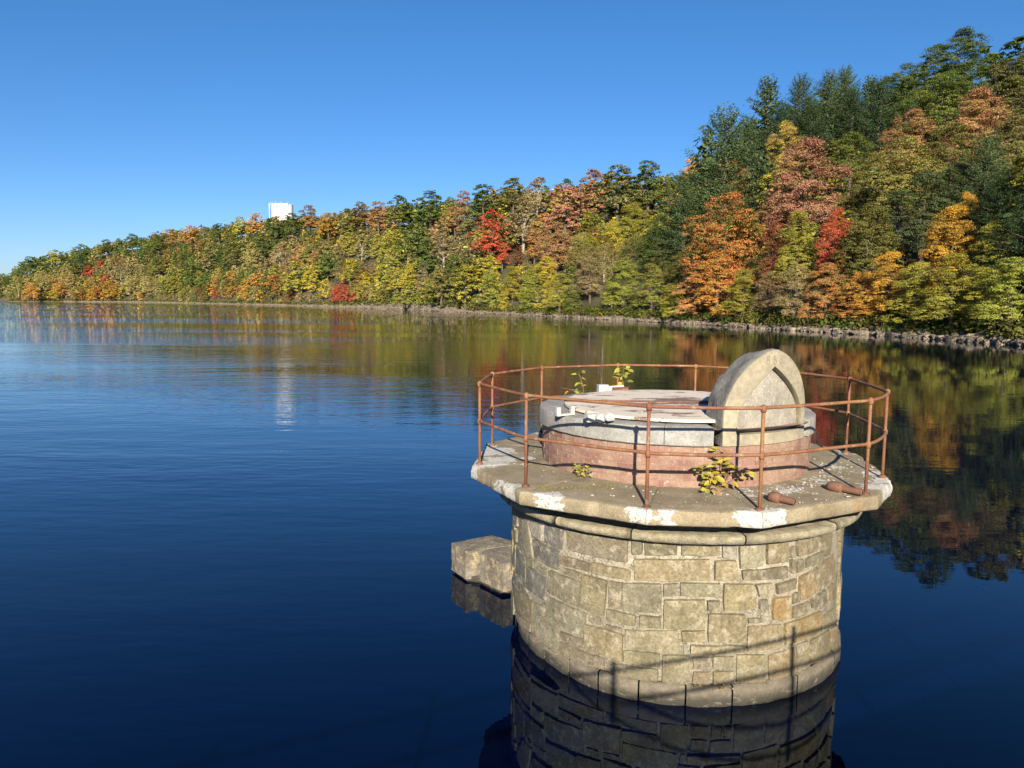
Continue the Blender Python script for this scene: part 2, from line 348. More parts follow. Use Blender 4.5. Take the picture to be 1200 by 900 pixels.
def build_ground():
    azs = list(np.arange(-44, 60, 0.3))+list(np.arange(60, 316, 2.0))
    offs = [-40, -8, -3, -1, 0, 0.8, 1.8, 3, 4.5, 7, 11, 16]
    fr = [0.12, 0.2, 0.3, 0.4, 0.5, 0.6, 0.7, 0.8, 0.9, 1.0]
    far = [60, 200, 600, 2000, 7000]
    V = []; B = []
    nr = len(offs)+len(fr)+len(far)
    for az in azs:
        s = shore(az); ds, dr, zr = s
        ld = [ds+o for o in offs]+[ds+16+(dr-ds-16)*(f-0.06)/0.94 for f in fr]+[dr+f for f in far]
        for d in ld:
            V.append((d*sin(radians(az)), d*cos(radians(az)), ground(az, d, s)))
            B.append(max(0, 1-max(0, d-ds-0.5)/(1.6+7*math.exp(-((az+7.5)/4.5)**2))) if d-ds < 14 else 0.0)
    Fs = []
    na = len(azs)
    for i in range(na):
        j = (i+1) % na
        for k in range(nr-1):
            Fs.append((i*nr+k, i*nr+k+1, j*nr+k+1, j*nr+k))
    me = mesh('hillside', V, Fs, M_GROUND, True)
    a = me.attributes.new('beach', 'FLOAT', 'POINT'); a.data.foreach_set('value', B)
    o = add('hillside', me, kind='structure')
    mb = MB(); S = 9000; mb.grid([(-S, -S, -3.2), (S, -S, -3.2), (-S, S, -3.2), (S, S, -3.2)], 2, 2)
    mb.build('lake_bed', M_GROUND, kind='structure')
    mb = MB(); mb.grid([(-S, -S, 0), (S, -S, 0), (-S, S, 0), (S, S, 0)], 2, 2)
    mb.build('lake_water', M_WATER, kind='structure')
build_ground()

# ------------------------------------------------------------------ trees
SPEC = {   # leaf colours, form
 'pine': ((0.050, 0.078, 0.034), (0.078, 0.108, 0.044), 'pine', 'blue-green pine'),
 'darkpine': ((0.034, 0.058, 0.026), (0.052, 0.080, 0.034), 'pine', 'dark green pine'),
 'oak': ((0.052, 0.088, 0.020), (0.090, 0.125, 0.028), 'broad', 'dark green tree'),
 'bluegreen': ((0.100, 0.135, 0.060), (0.065, 0.090, 0.035), 'broad', 'grey-green tree'),
 'olive': ((0.110, 0.132, 0.030), (0.155, 0.130, 0.038), 'broad', 'olive green tree'),
 'olivelight': ((0.165, 0.185, 0.038), (0.200, 0.150, 0.045), 'broad', 'light olive tree'),
 'yellow': ((0.520, 0.380, 0.020), (0.340, 0.330, 0.030), 'layer', 'yellow tree'),
 'yellowgreen': ((0.420, 0.360, 0.035), (0.170, 0.205, 0.035), 'layer', 'yellow-green tree'),
 'gold': ((0.620, 0.330, 0.020), (0.380, 0.200, 0.030), 'layer', 'golden tree'),
 'orange': ((0.560, 0.190, 0.045), (0.480, 0.300, 0.040), 'layer', 'orange tree'),
 'fireorange': ((0.560, 0.150, 0.050), (0.300, 0.330, 0.030), 'layer', 'orange-green tree'),
 'red': ((0.480, 0.050, 0.035), (0.380, 0.070, 0.040), 'layer', 'red tree'),
 'salmon': ((0.440, 0.180, 0.110), (0.260, 0.190, 0.060), 'broad', 'salmon tree'),
 'rose': ((0.420, 0.165, 0.120), (0.300, 0.170, 0.100), 'broad', 'pink-red tree'),
 'crimson': ((0.200, 0.030, 0.030), (0.290, 0.090, 0.045), 'layer', 'crimson tree'),
 'lime': ((0.185, 0.250, 0.035), (0.330, 0.330, 0.040), 'layer', 'lime green tree'),
 'tan': ((0.260, 0.190, 0.100), (0.200, 0.165, 0.070), 'sparse', 'half-bare tree'),
 'paletan': ((0.360, 0.290, 0.100), (0.260, 0.240, 0.080), 'sparse', 'straw-coloured tree'),
 'rust': ((0.300, 0.130, 0.045), (0.180, 0.125, 0.035), 'broad', 'rust brown tree'),
}
def dusty(c, k):
    L = 0.3*c[0]+0.6*c[1]+0.1*c[2]; return tuple(a*(1-k)+b_*L*k for a, b_ in zip(c, (1.25, 0.98, 0.45)))
for k_, v_ in list(SPEC.items()):
    if 'pine' in k_: continue
    bright = k_ in ('yellow', 'yellowgreen', 'gold', 'orange', 'fireorange', 'red', 'lime', 'crimson', 'paletan')
    a_, b_ = dusty(v_[0], 0.13 if bright else 0.06), dusty(v_[1], 0.2)
    if bright: b_ = tuple(0.72*x+0.28*y for x, y in zip(b_, (0.15, 0.135, 0.045)))
    SPEC[k_] = (a_, b_)+v_[2:]
BRIGHT = ('yellow', 'yellowgreen', 'gold', 'orange', 'fireorange', 'red', 'lime', 'crimson', 'paletan', 'salmon', 'rose')
def leaf_quads(P, D, size, rng, squash=0.75):
    """P centres (n,3), D rough normals (n,3): returns 4n vertices of small leaf sprays"""
    n = len(P)
    D = D+rng.normal(0, 0.38, (n, 3)); D /= np.linalg.norm(D, axis=1)[:, None]+1e-9
    r = rng.normal(0, 1, (n, 3)); U = np.cross(D, r); U /= np.linalg.norm(U, axis=1)[:, None]+1e-9
    W = np.cross(D, U); s = size*rng.uniform(0.6, 1.35, (n, 1))
    V = np.empty((n, 4, 3))
    V[:, 0] = P-U*s*0.5; V[:, 1] = P-W*s*0.5*squash; V[:, 2] = P+U*s*0.5+D*s*0.12; V[:, 3] = P+W*s*0.5*squash
    return V.reshape(-1, 3)
def broad_crown(rng, n, size, nspray, form):
    """unit tree: height 1, crown half width 0.34; returns leaf vertices and spray centres"""
    c = []
    lo, hi = {'broad': (0.10, 0.97), 'layer': (0.03, 0.98), 'sparse': (0.10, 0.98)}[form]
    nl = {'broad': 15, 'layer': 13, 'sparse': 9}[form]; lob = []
    for i in range(nl):
        t = (i+0.5)/nl; a = i*2.4+rng.uniform(-.5, .5)
        w_ = 0.215*(1-abs(2*t-0.85)**2.4*0.5) if form == 'broad' else 0.21*(1-t**3*0.6)
        rl = rng.uniform(0.085, 0.15)*(1.15-0.45*t)
        rad = max(0, w_*rng.uniform(0.65, 1.15)*(1-0.8*max(0, t-0.8)/0.2))
        lob.append((rad*cos(a), rad*sin(a), lo+rl*0.7+(hi-lo-rl*1.3)*t, rl))
    lob += [(0, 0, lo+(hi-lo)*f, 0.12) for f in (0.25, 0.45, 0.65)]
    zf = {'broad': 0.95, 'layer': 0.8, 'sparse': 1.1}[form]
    while len(c) < nspray:
        L = lob[rng.integers(0, len(lob))]; v = rng.normal(0, 1, 3); v /= np.linalg.norm(v)
        if v[2] < -0.35: continue
        p = (L[0]+v[0]*L[3], L[1]+v[1]*L[3], L[2]+v[2]*L[3]*zf)
        if any((p[0]-m[0])**2+(p[1]-m[1])**2+((p[2]-m[2])/zf)**2 < (m[3]*0.82)**2 for m in lob if m is not L): continue
        c.append(p)
    c = np.array(c)
    k = rng.integers(0, nspray, n)
    q = rng.normal(0, 1, (n, 3)); q /= np.linalg.norm(q, axis=1)[:, None]
    q[:, 2] = np.where(q[:, 2] < -0.25, -q[:, 2], q[:, 2])
    sr = (rng.uniform(0.022, 0.064, nspray)*(1.25 if nspray < 80 else 1.0 if nspray < 60 else 0.95 if nspray < 200 else 0.86))[k][:, None]
    fl = {'broad': 0.66, 'layer': 0.56, 'sparse': 0.75}[form]
    P = c[k]+q*sr*rng.uniform(0.55, 1.12, (n, 1))*np.array([1.15, 1.15, fl])
    out = P-np.array([0, 0, 0.45]); out /= np.linalg.norm(out, axis=1)[:, None]
    D = q*0.8+out*0.5+np.array([0, 0, 0.35])
    return leaf_quads(P, D, size, rng), c
def pine_crown(rng, n, size):
    P = []; D = []; C_ = []
    nb = 96
    for i in range(nb):
        t = (i/nb)**0.85; z = 0.10+0.86*t; a = i*2.4+rng.uniform(-.4, .4)
        L = 0.40*max(0, 1-t**2.1)**0.85*rng.uniform(0.45, 1.18)*(1 if t > 0.12 else 0.75)+0.035
        C_.append((L*cos(a)*0.8, L*sin(a)*0.8, z+0.03))
        m_ = int(n/nb*(0.5+1.0*(1-t)))
        u = rng.uniform(0.08, 1, m_)**0.8
        wdt = 0.035+0.035*u
        lat = rng.normal(0, 1, m_)*wdt*0.6
        zz = z+(0.05+0.09*t)*u**1.6+rng.normal(0, 0.008, m_)
        P.append(np.stack([cos(a)*u*L-sin(a)*lat, sin(a)*u*L+cos(a)*lat, zz], 1))
        D.append(np.stack([cos(a)*u*0.5, sin(a)*u*0.5, np.full(m_, 0.8)], 1))
    P = np.concatenate(P); D = np.concatenate(D)
    return leaf_quads(P, D, size, rng, 0.45), np.array(C_)
def np_mesh(name, V, nf, mat):
    me = bpy.data.meshes.new(name)
    me.vertices.add(len(V)); me.vertices.foreach_set('co', V.astype(np.float32).ravel())
    me.loops.add(nf*4); me.loops.foreach_set('vertex_index', np.arange(nf*4, dtype=np.int32))
    me.polygons.add(nf); me.polygons.foreach_set('loop_start', np.arange(0, nf*4, 4, dtype=np.int32))
    me.materials.append(mat); me.update(); me.validate(); return me
def trunk_mesh(name, centres, rng, form, mat):
    mb = MB()
    top = 0.93 if form == 'pine' else 0.62
    path = [(0.01*nz(i, 1.3)*i, 0.01*nz(i, 7.7)*i, top*i/7) for i in range(8)]
    path[0] = (0, 0, -0.04)
    mb.tube(path, [0.026*(1-0.85*i/7)+0.002 for i in range(8)], 7)
    if form != 'pine':
        idx = rng.choice(len(centres), 16 if form == 'sparse' else 10, replace=False)
        for i in idx:
            c = Vector(centres[i]); z0 = min(top*0.97, max(0.15, c.z*0.62))
            if form != 'sparse': c = Vector((c.x*0.6, c.y*0.6, z0+(c.z-z0)*0.6))
            s = Vector((0, 0, z0)); md = s.lerp(c, 0.55)+Vector((0, 0, -0.02))
            mb.tube([s, md, c], ([0.009, 0.005, 0.0015] if form == 'sparse' else [0.008, 0.005, 0.002]), 5, caps=False)
    else:
        for i in range(0, len(centres), 4):
            c = Vector(centres[i]); s = Vector((0, 0, c.z-0.05)); mb.tube([s, c], [0.005, 0.0015], 4, caps=False)
    return mesh(name, mb.v, mb.f, mat, True)
PROTO = {}
def make_protos():
    for form, k in (('broad', 4), ('layer', 3), ('sparse', 2), ('pine', 3)):
        for lod, n, size, nsp in (('near', 28000, 0.0112, 620), ('mid', 6500, 0.024, 150), ('low', 1000, 0.052, 60), ('far', 280, 0.10, 40)):
            lst = []
            for i in range(k if lod not in ('far', 'low') else 2):
                rng = np.random.default_rng(hash((form == 'pine', form == 'layer', form == 'sparse', i, len(lod))) % 99991)
                nn = int(n*(0.7 if form == 'sparse' else 1.0)); sz = size*(1.15 if form == 'pine' else 1)
                V, c = pine_crown(rng, nn, sz*1.3) if form == 'pine' else broad_crown(rng, nn, sz, nsp, form)
                if lod in ('far', 'low'): lst.append(V); continue
                cm = np_mesh('crown', V, len(V)//4, M_LEAF)
                tm = trunk_mesh('trunk', c, rng, form, M_PALEBARK if form == 'sparse' and i == 0 else M_BARK)
                lst.append((cm, tm))
            PROTO[form, lod] = lst
make_protos()

# trees of the photograph: column, row of the crown's middle, half width (pixels), kind, optional own label
ANCH = [
 (842, 215, 46, 'pine', 'tall blue-green feathery pine, leftmost of the big pines on the right hillside'),
 (797, 265, 34, 'pine', 'dark pine low to the left of the leftmost big pine'),
 (888, 150, 27, 'pine', 'second big pine from the left on the right skyline, behind the yellow treetop'),
 (925, 143, 24, 'pine', 'yellow-tipped pine on the skyline just above the dusky pink-red tree'),
 (957, 142, 25, 'pine', 'pine on the skyline to the left of the thin leaning pine'),
 (1003, 108, 19, 'pine', 'thin open pine standing highest on the skyline with a wispy top'),
 (1015, 155, 26, 'darkpine', 'dark pine beneath the thin wispy-topped pine'),
 (985, 150, 20, 'darkpine', None), (1150, 118, 24, 'oak', None), (868, 190, 26, 'pine', None), (905, 168, 22, 'darkpine', None), (940, 172, 22, 'darkpine', None), (975, 128, 20, 'pine', None), (822, 195, 24, 'pine', None), (1140, 220, 26, 'pine', None),
 (1045, 118, 24, 'oak', None), (1075, 98, 24, 'oak', None), (1105, 84, 26, 'oak', None), (1135, 76, 24, 'oak', None), (1168, 66, 26, 'oak', None), (1195, 64, 24, 'oak', None),
 (1085, 135, 26, 'oak', None), (1050, 150, 22, 'oak', None), (1120, 118, 26, 'oak', None), (1185, 110, 26, 'olive', None),
 (1052, 172, 27, 'salmon', 'salmon-topped tree high on the right hillside, left of a second such tree'),
 (1125, 158, 32, 'salmon', 'large salmon and olive tree high on the right hillside near the right edge'),
 (985, 195, 28, 'olive', None), (1045, 215, 38, 'olivelight', 'large light olive tree in the middle of the right hillside'), (1100, 195, 32, 'olive', None), (1170, 185, 28, 'olivelight', None),
 (1072, 252, 36, 'bluegreen', 'large grey-green tree above the golden tree on the right shore'), (1105, 235, 28, 'bluegreen', None), (1188, 230, 30, 'oak', None), (1190, 160, 24, 'olive', None),
 (912, 185, 24, 'yellow', 'bright yellow treetop between the big pines and the dusky pink-red tree'),
 (935, 222, 44, 'rose', 'wide dusky pink-red tree in the middle of the right hillside'), (898, 262, 24, 'salmon', None),
 (848, 225, 28, 'orange', 'orange and gold treetop in front of the tallest pine'), (815, 262, 22, 'yellow', None),
 (845, 290, 46, 'fireorange', 'big orange, yellow and green tree on the shore left of the dark red one'),
 (838, 345, 32, 'orange', 'low orange tree leaning over the water beneath the big orange and yellow tree'), (868, 345, 24, 'yellowgreen', None),
 (903, 300, 20, 'crimson', 'dark crimson tree beside the big orange and yellow tree'),
 (930, 292, 27, 'yellowgreen', 'yellow tree between the dark crimson and the bright red tree'),
 (972, 288, 20, 'red', 'narrow bright red tree on the right shore'),
 (965, 338, 26, 'orange', 'low orange tree beneath the narrow bright red tree'), (1012, 290, 32, 'olive', None), (928, 350, 26, 'tan', 'bare grey twiggy tree at the water among the yellow and orange trees'),
 (898, 345, 20, 'tan', None), (1035, 330, 28, 'gold', 'spreading golden tree low on the right shore'), (1005, 345, 22, 'orange', None), (1105, 295, 32, 'gold', 'brightest golden orange tree on the right shore'),
 (1122, 262, 15, 'gold', None), (1068, 340, 26, 'yellowgreen', None), (1112, 345, 30, 'yellowgreen', 'yellow-green tree hanging low over the rocks under the golden tree'), (1158, 300, 28, 'yellowgreen', None),
 (1180, 345, 28, 'lime', 'lime green tree at the right edge of the picture, low over the rocks'), (1150, 350, 22, 'yellowgreen', None), (1195, 285, 26, 'darkpine', None), (1160, 255, 22, 'darkpine', None),
 # middle
 (720, 228, 30, 'oak', None), (755, 222, 26, 'oak', None), (778, 235, 20, 'olive', None), (745, 258, 22, 'olive', None), (693, 228, 24, 'salmon', 'salmon pink treetop on the ridge left of the dark green oaks'),
 (660, 250, 32, 'rose', 'large pinkish red tree on the slope above the arched shore trees'), (650, 290, 26, 'rust', None), (737, 265, 23, 'yellowgreen', None), (740, 300, 22, 'lime', None),
 (716, 280, 16, 'yellow', None), (728, 330, 24, 'lime', 'lime green tree at the water with the pale branched snag to its left'), (690, 325, 22, 'tan', 'pale bare branching tree near the water in the middle of the shore'), (706, 305, 18, 'paletan', None),
 (576, 275, 24, 'red', 'large bright red tree on the slope, the reddest in the middle of the hillside'), (588, 300, 14, 'red', None), (612, 262, 26, 'tan', None), (628, 235, 22, 'tan', None), (625, 290, 16, 'orange', None),
 (607, 300, 10, 'crimson', None), (640, 318, 16, 'yellow', None), (655, 342, 20, 'yellowgreen', None), (600, 330, 18, 'yellow', None), (762, 335, 24, 'lime', None), (775, 312, 18, 'olive', None), (790, 350, 18, 'yellowgreen', None),
 (600, 235, 22, 'olive', None), (566, 240, 22, 'oak', None), (543, 238, 15, 'salmon', None), (533, 262, 16, 'salmon', None), (548, 262, 16, 'bluegreen', None), (505, 245, 20, 'oak', None), (470, 250, 20, 'oak', None), (445, 255, 16, 'rust', None),
 (425, 255, 14, 'rust', None), (410, 262, 14, 'olive', None), (387, 268, 15, 'gold', 'golden tree high on the slope right of the white water tank'), (365, 256, 13, 'rust', 'rust brown treetop standing up beside the white water tank'),
 (345, 266, 13, 'oak', None), (325, 270, 13, 'oak', None), (304, 264, 11, 'orange', None), (410, 288, 13, 'yellowgreen', None), (425, 292, 14, 'paletan', None), (445, 290, 13, 'yellowgreen', None), (488, 282, 20, 'oak', None), (500, 300, 18, 'oak', None),
 (520, 292, 16, 'tan', None), (540, 310, 18, 'tan', None), (462, 305, 14, 'lime', None), (411, 318, 13, 'yellow', None), (385, 315, 14, 'oak', None), (350, 325, 18, 'yellowgreen', None), (352, 306, 11, 'salmon', None), (325, 335, 11, 'orange', None),
 (440, 318, 10, 'salmon', None), (406, 343, 9, 'red', 'small bright red tree at the water near the pale gravel point'), (466, 328, 13, 'yellow', None), (482, 342, 14, 'lime', None), (422, 340, 9, 'yellow', None), (517, 340, 20, 'olivelight', None),
 (545, 345, 22, 'yellowgreen', None), (575, 338, 20, 'lime', None), (590, 352, 9, 'yellow', None), (530, 322, 20, 'olive', None), (365, 330, 12, 'yellow', None), (298, 300, 13, 'paletan', None), (245, 305, 12, 'oak', None), (275, 300, 14, 'oak', None),
 (228, 277, 9, 'orange', 'small orange treetop on the skyline left of the white water tank'), (205, 280, 9, 'rust', None), (122, 295, 6, 'paletan', None), (107, 318, 5, 'red', None), (115, 343, 5, 'red', 'tiny bright red tree at the far left shore'), (131, 341, 8, 'gold', None), (110, 345, 5, 'gold', None),
 (75, 339, 6, 'orange', None), (98, 345, 5, 'orange', None), (42, 344, 6, 'orange', None), (65, 347, 4, 'yellow', None), (237, 343, 5, 'crimson', None), (254, 343, 5, 'red', None), (272, 340, 7, 'gold', None), (290, 345, 6, 'gold', None), (255, 332, 6, 'orange', None),
 (25, 335, 7, 'paletan', None), (55, 330, 8, 'paletan', None), (85, 328, 8, 'paletan', None), (155, 335, 9, 'paletan', None), (175, 335, 9, 'paletan', None), (205, 335, 9, 'yellowgreen', None), (225, 325, 9, 'oak', None), (145, 320, 9, 'tan', None),
 (40, 312, 8, 'oak', None), (70, 303, 9, 'oak', None), (100, 297, 9, 'oak', None), (130, 292, 9, 'oak', None), (160, 285, 9, 'oak', None), (190, 290, 10, 'oak', None), (260, 275, 10, 'oak', None), (285, 268, 10, 'oak', None), (100, 312, 9, 'oak', None), (190, 312, 10, 'olive', None), (310, 290, 13, 'oak', None), (330, 300, 12, 'tan', None), (640, 345, 14, 'yellow', None), (620, 348, 14, 'lime', None), (670, 350, 14, 'olivelight', None),
 (5, 335, 9, 'oak', 'dark green tree on the distant headland at the left edge of the picture'), (-10, 330, 9, 'oak', None),
]
TALL = {(972, 288): 4.2, (930, 292): 3.4, (903, 300): 4.2, (912, 185): 3.2, (576, 275): 2.8, (1122, 262): 4, (1105, 295): 2.9, (845, 290): 2.9, (1012, 290): 3.0, (716, 280): 3.2}   # taller than wide
trees = []    # dicts: az, d, x, y, z, h, r, sp, label
GRID = {}
def near_ok(x, y, r, f):
    gx, gy = int(x//16), int(y//16)
    for i in (-1, 0, 1):
        for j in (-1, 0, 1):
            for (a, b_, rr) in GRID.get((gx+i, gy+j), ()):
                if (a-x)**2+(b_-y)**2 < (f*(r+rr))**2: return False
    return True
def put(az, d, h, r, sp, label, anch):
    x, y = d*sin(radians(az)), d*cos(radians(az)); z = ground(az, d)
    GRID.setdefault((int(x//16), int(y//16)), []).append((x, y, r))
    trees.append(dict(az=az, d=d, x=x, y=y, z=z, h=h, r=r, sp=sp, label=label, anch=anch, rz=random.uniform(0, 6.28), v=random.randrange(99)))
for (px, py, hw, sp, lab) in ANCH:
    az = wpx(px); s = shore(az); e = (hor(px)-py)/F_PX*cos(radians(az))
    d = s[0]+2.0
    while d < s[1]+25:
        r = hw/F_PX*d/cos(radians(az)); r = min(max(r, 2.0), 11.0)
        h = min(max((3.3 if SPEC[sp][2] == 'pine' else TALL.get((px, py), 2.5))*r, 7), 36 if SPEC[sp][2] == 'pine' else 24)
        if (ground(az, d, s)+0.56*h-EYE)/d >= e: break
        d += 1.0
    put(az, d, h, r, sp, lab, True)
ap = np.array([[a[0], a[1]] for a in ANCH], float); asp = [a[3] for a in ANCH]
A_T = list(trees)
def pick_species(q, d, e):
    dd = (ap[:, 0]-q[0])**2+((ap[:, 1]-q[1])*1.6)**2
    k = np.argsort(dd)[:4]; wts = [1/(dd[i]+60) for i in k]
    sp = asp[random.choices(list(k), wts)[0]]
    if random.random() < 0.12: sp = random.choice(['olive', 'oak', 'yellowgreen', 'olivelight', 'tan'])
    if sp in ('pine', 'darkpine') and random.random() < 0.7: sp = random.choice(['oak', 'oak', 'olive'])
    if d > 380 and sp in ('gold', 'orange', 'yellow', 'yellowgreen', 'lime', 'fireorange') and random.random() < 0.6: sp = random.choice(['paletan', 'olive', 'tan', 'olivelight', 'paletan', 'rust'])
    if sp in ('red', 'crimson', 'rose', 'salmon') and random.random() < 0.6: sp = random.choice(['olive', 'olivelight', 'yellowgreen'])
    return sp
cnt = 0
for _ in range(45000):
    az = random.uniform(-41, 44); s = shore(az)
    wgt = s[0]/900.0
    if random.random() > 0.25+wgt: continue
    d = s[0]+2.6+(s[1]+45-s[0])*random.random()
    e = d-s[0]
    r = random.uniform(3.8, 6.6)*(0.7 if e < 9 else 1.0); x, y = d*sin(radians(az)), d*cos(radians(az))
    if not near_ok(x, y, r, 0.56 if e > 25 else 0.48): continue
    h = r*random.uniform(2.2, 2.9); z = ground(az, d, s)
    q = project((x, y, z+0.56*h))
    bad = False
    for a in A_T:
        if a['d'] > d-3 and abs(a['az']-az) < 8:
            qa = a.get('q') or a.setdefault('q', project((a['x'], a['y'], a['z']+0.56*a['h'])))
            hwp = a['r']*F_PX/qa[2]
            if abs(q[0]-qa[0]) < hwp*0.85 and (q[1]-0.42*h*F_PX/q[2]) < qa[1]+hwp*0.75: bad = True; break
    if bad: continue
    sp = pick_species(q, d, e)
    if SPEC[sp][2] == 'pine' and r < 4: r = 4.2
    if SPEC[sp][2] == 'pine': h = r*3.2
    h = min(h, 17); 
    put(az, d, h, r, sp, None, False)
print('trees placed', len(trees))

# how much of each crown the photograph's view shows (front crowns hide the ones behind)
ids = np.full((225, 300), -1, int)
order = sorted(range(len(trees)), key=lambda i: -trees[i]['d'])
yy, xx = np.mgrid[0:225, 0:300]
for i in order:
    T = trees[i]; q = project((T['x'], T['y'], T['z']+0.55*T['h']))
    if q is None: T['vis'] = 0; continue
    T['p'] = q; rx = max(T['r']*F_PX/q[2]/4, 0.6); ry = max(T['h']*0.45*F_PX/q[2]/4, 0.6); cx, cy = q[0]/4, q[1]/4
    x0, x1, y0, y1 = int(max(0, cx-rx)), int(min(300, cx+rx+2)), int(max(0, cy-ry)), int(min(225, cy+ry+2))
    if x0 >= x1 or y0 >= y1: continue
    m_ = ((xx[y0:y1, x0:x1]-cx)/rx)**2+((yy[y0:y1, x0:x1]-cy)/ry)**2 <= 1
    ids[y0:y1, x0:x1][m_] = i
vis = np.bincount(ids[ids >= 0], minlength=len(trees))
for i, T in enumerate(trees): T['vis'] = int(vis[i])+(1000 if T['label'] else 0)
rank = sorted(range(len(trees)), key=lambda i: -trees[i]['vis'])
SOLO = set(i for i in rank[:290] if trees[i]['vis'] > 0)

def zone(T):
    x, y, dd = T['p']; s = shore(T['az']); t = (T['d']-s[0])/(s[1]-s[0])
    row = 'at the water' if t < 0.09 else 'on lower slope' if t < 0.33 else 'halfway up' if t < 0.7 else 'on the ridge'
    if x < 12: c = 'on the distant headland'
    elif x < 160: c = 'on the far left'
    elif x < 285: c = 'left of the tank'
    elif x < 385: c = 'below the white tank'
    elif x < 470: c = 'above the gravel point'
    elif x < 550: c = 'right of gravel point'
    elif x < 640: c = 'beside the red tree'
    elif x < 780: c = 'left of the pines'
    elif x < 880: c = 'around the tallest pine'
    elif x < 1000: c = 'behind the arched stone'
    elif x < 1120: c = 'above the right rocks'
    else: c = 'at the right edge'
    return row, c
ORD = ['leftmost', 'second from the left', 'third from the left', 'fourth from the left', 'fifth from the left', 'sixth from the left', 'seventh from the left', 'eighth from the left', 'ninth from the left', 'tenth from the left', 'eleventh from the left', 'twelfth from the left', 'thirteenth from the left', 'fourteenth from the left', 'fifteenth from the left']
bk = {}
for i in SOLO:
    T = trees[i]
    if not T['label']: bk.setdefault((SPEC[T['sp']][3],)+zone(T), []).append(i)
for (nm, row, c), l in bk.items():
    l.sort(key=lambda i: trees[i]['p'][0])
    for k, i in enumerate(l):
        if len(l) == 1: trees[i]['label'] = '%s %s %s' % (nm, row, c)
        else: trees[i]['label'] = '%s of the %ss %s %s' % (ORD[min(k, 14)], nm, row, c)
farV = []; farA = []; farB = []
def var(c, k): return tuple(max(0.005, x*k) for x in c)
for i in order[::-1]:
    T = trees[i]; A_, B_, form, nm = SPEC[T['sp']]
    k = random.uniform(0.95, 1.28) if T['sp'] in BRIGHT else random.uniform(1.05, 1.45)
    if form == 'layer' and (T['d']-shore(T['az'])[0] > 14 or T['r'] > 6.5): form = 'broad'
    if random.random() < 0.35 and form != 'pine' and T['sp'] not in ('salmon', 'rose', 'red', 'crimson'): B_ = SPEC[random.choice(['olive', 'yellowgreen', 'olivelight', 'oak', 'tan', 'olive'])][random.randrange(2)]
    ca, cb = var(A_, k), var(B_, k*random.uniform(0.9, 1.1))
    sc = Vector((T['r']/0.34, T['r']/0.34, T['h']))
    if i in SOLO:
        lod = 'near' if T['d'] < 270 else 'mid'
        pr = PROTO[form, lod]; cm, tm = pr[T['v'] % len(pr)]
        kind = 'pine_tree' if form == 'pine' else 'broadleaf_tree'
        root = add(kind, None, label=T['label'], category='pine tree' if form == 'pine' else 'tree', group='pines on the hillside' if form == 'pine' else 'autumn trees on the hillside')
        root.location = (T['x'], T['y'], T['z']-0.3); root.rotation_euler = (0, 0, T['rz']); root.scale = sc
        root.empty_display_size = 0.1
        add('trunk', tm, root)
        cr = add('crown', cm, root); cr['leaf_a'] = ca; cr['leaf_b'] = cb
    else:
        pr = PROTO[form, 'far' if T['d'] > 260 else 'low']; V = pr[T['v'] % 2]
        cz, sz = cos(T['rz']), sin(T['rz']); W = V*np.array(sc)
        W = np.stack([W[:, 0]*cz-W[:, 1]*sz+T['x'], W[:, 0]*sz+W[:, 1]*cz+T['y'], W[:, 2]+T['z']-0.3], 1)
        farV.append(W); farA.append(np.tile(ca, (len(V), 1))); farB.append(np.tile(cb, (len(V), 1)))
def mass(name, farV, farA, farB, **kw):
    V = np.concatenate(farV); me = np_mesh(name, V, len(V)//4, M_LEAFG)
    for nm_, arr in (('leaf_a', farA), ('leaf_b', farB)):
        a = me.attributes.new(nm_, 'FLOAT_VECTOR', 'POINT'); a.data.foreach_set('vector', np.concatenate(arr).astype(np.float32).ravel())
    return add(name, me, **kw)
print('solo', len(SOLO), 'massed', len(farV))
mass('forest', farV, farA, farB, kind='stuff', label='autumn woodland filling the hillside between and behind the nearer trees', category='forest')

# undergrowth along the foot of the hill and between the trunks
farV, farA, farB = [], [], []
rng = np.random.default_rng(5)
for _ in range(3400):
    az = random.uniform(-36, 42); s = shore(az)
    if random.random() > 0.4+s[0]/600: continue
    edge = random.random() < 0.6
    d = s[0]+(random.uniform(1.8+4*math.exp(-((az+7.5)/4.5)**2), 6+5*math.exp(-((az+7.5)/4.5)**2)) if edge else random.uniform(6, (s[1]-s[0])*1.12))
    n = 90 if s[0] < 260 else 34
    r = random.uniform(0.9, 2.3)*(1 if edge else 1.2); x, y = d*sin(radians(az)), d*cos(radians(az)); z = ground(az, d, s)
    q = rng.normal(0, 1, (n, 3)); q /= np.linalg.norm(q, axis=1)[:, None]; q[:, 2] = abs(q[:, 2])
    P = q*r*rng.uniform(0.5, 1.05, (n, 1))*np.array([1, 1, 0.9])+np.array([x, y, z])
    W = leaf_quads(P, q+np.array([0, 0, 0.3]), 0.42 if n > 50 else 0.8, rng)
    ca, cb = random.choice([((0.06, 0.09, 0.02), (0.10, 0.12, 0.03)), ((0.10, 0.12, 0.03), (0.07, 0.09, 0.02)), ((0.13, 0.09, 0.04), (0.09, 0.08, 0.03)), ((0.20, 0.17, 0.03), (0.12, 0.12, 0.03)) if edge else ((0.05, 0.07, 0.02), (0.1, 0.07, 0.03))])  # edge tone darkened to carry the shade beneath the overhanging trees
    farV.append(W); farA.append(np.tile(ca, (len(W), 1))); farB.append(np.tile(cb, (len(W), 1)))
mass('undergrowth', farV, farA, farB, kind='stuff', label='low bushes and leafy undergrowth along the foot of the wooded hill', category='undergrowth')

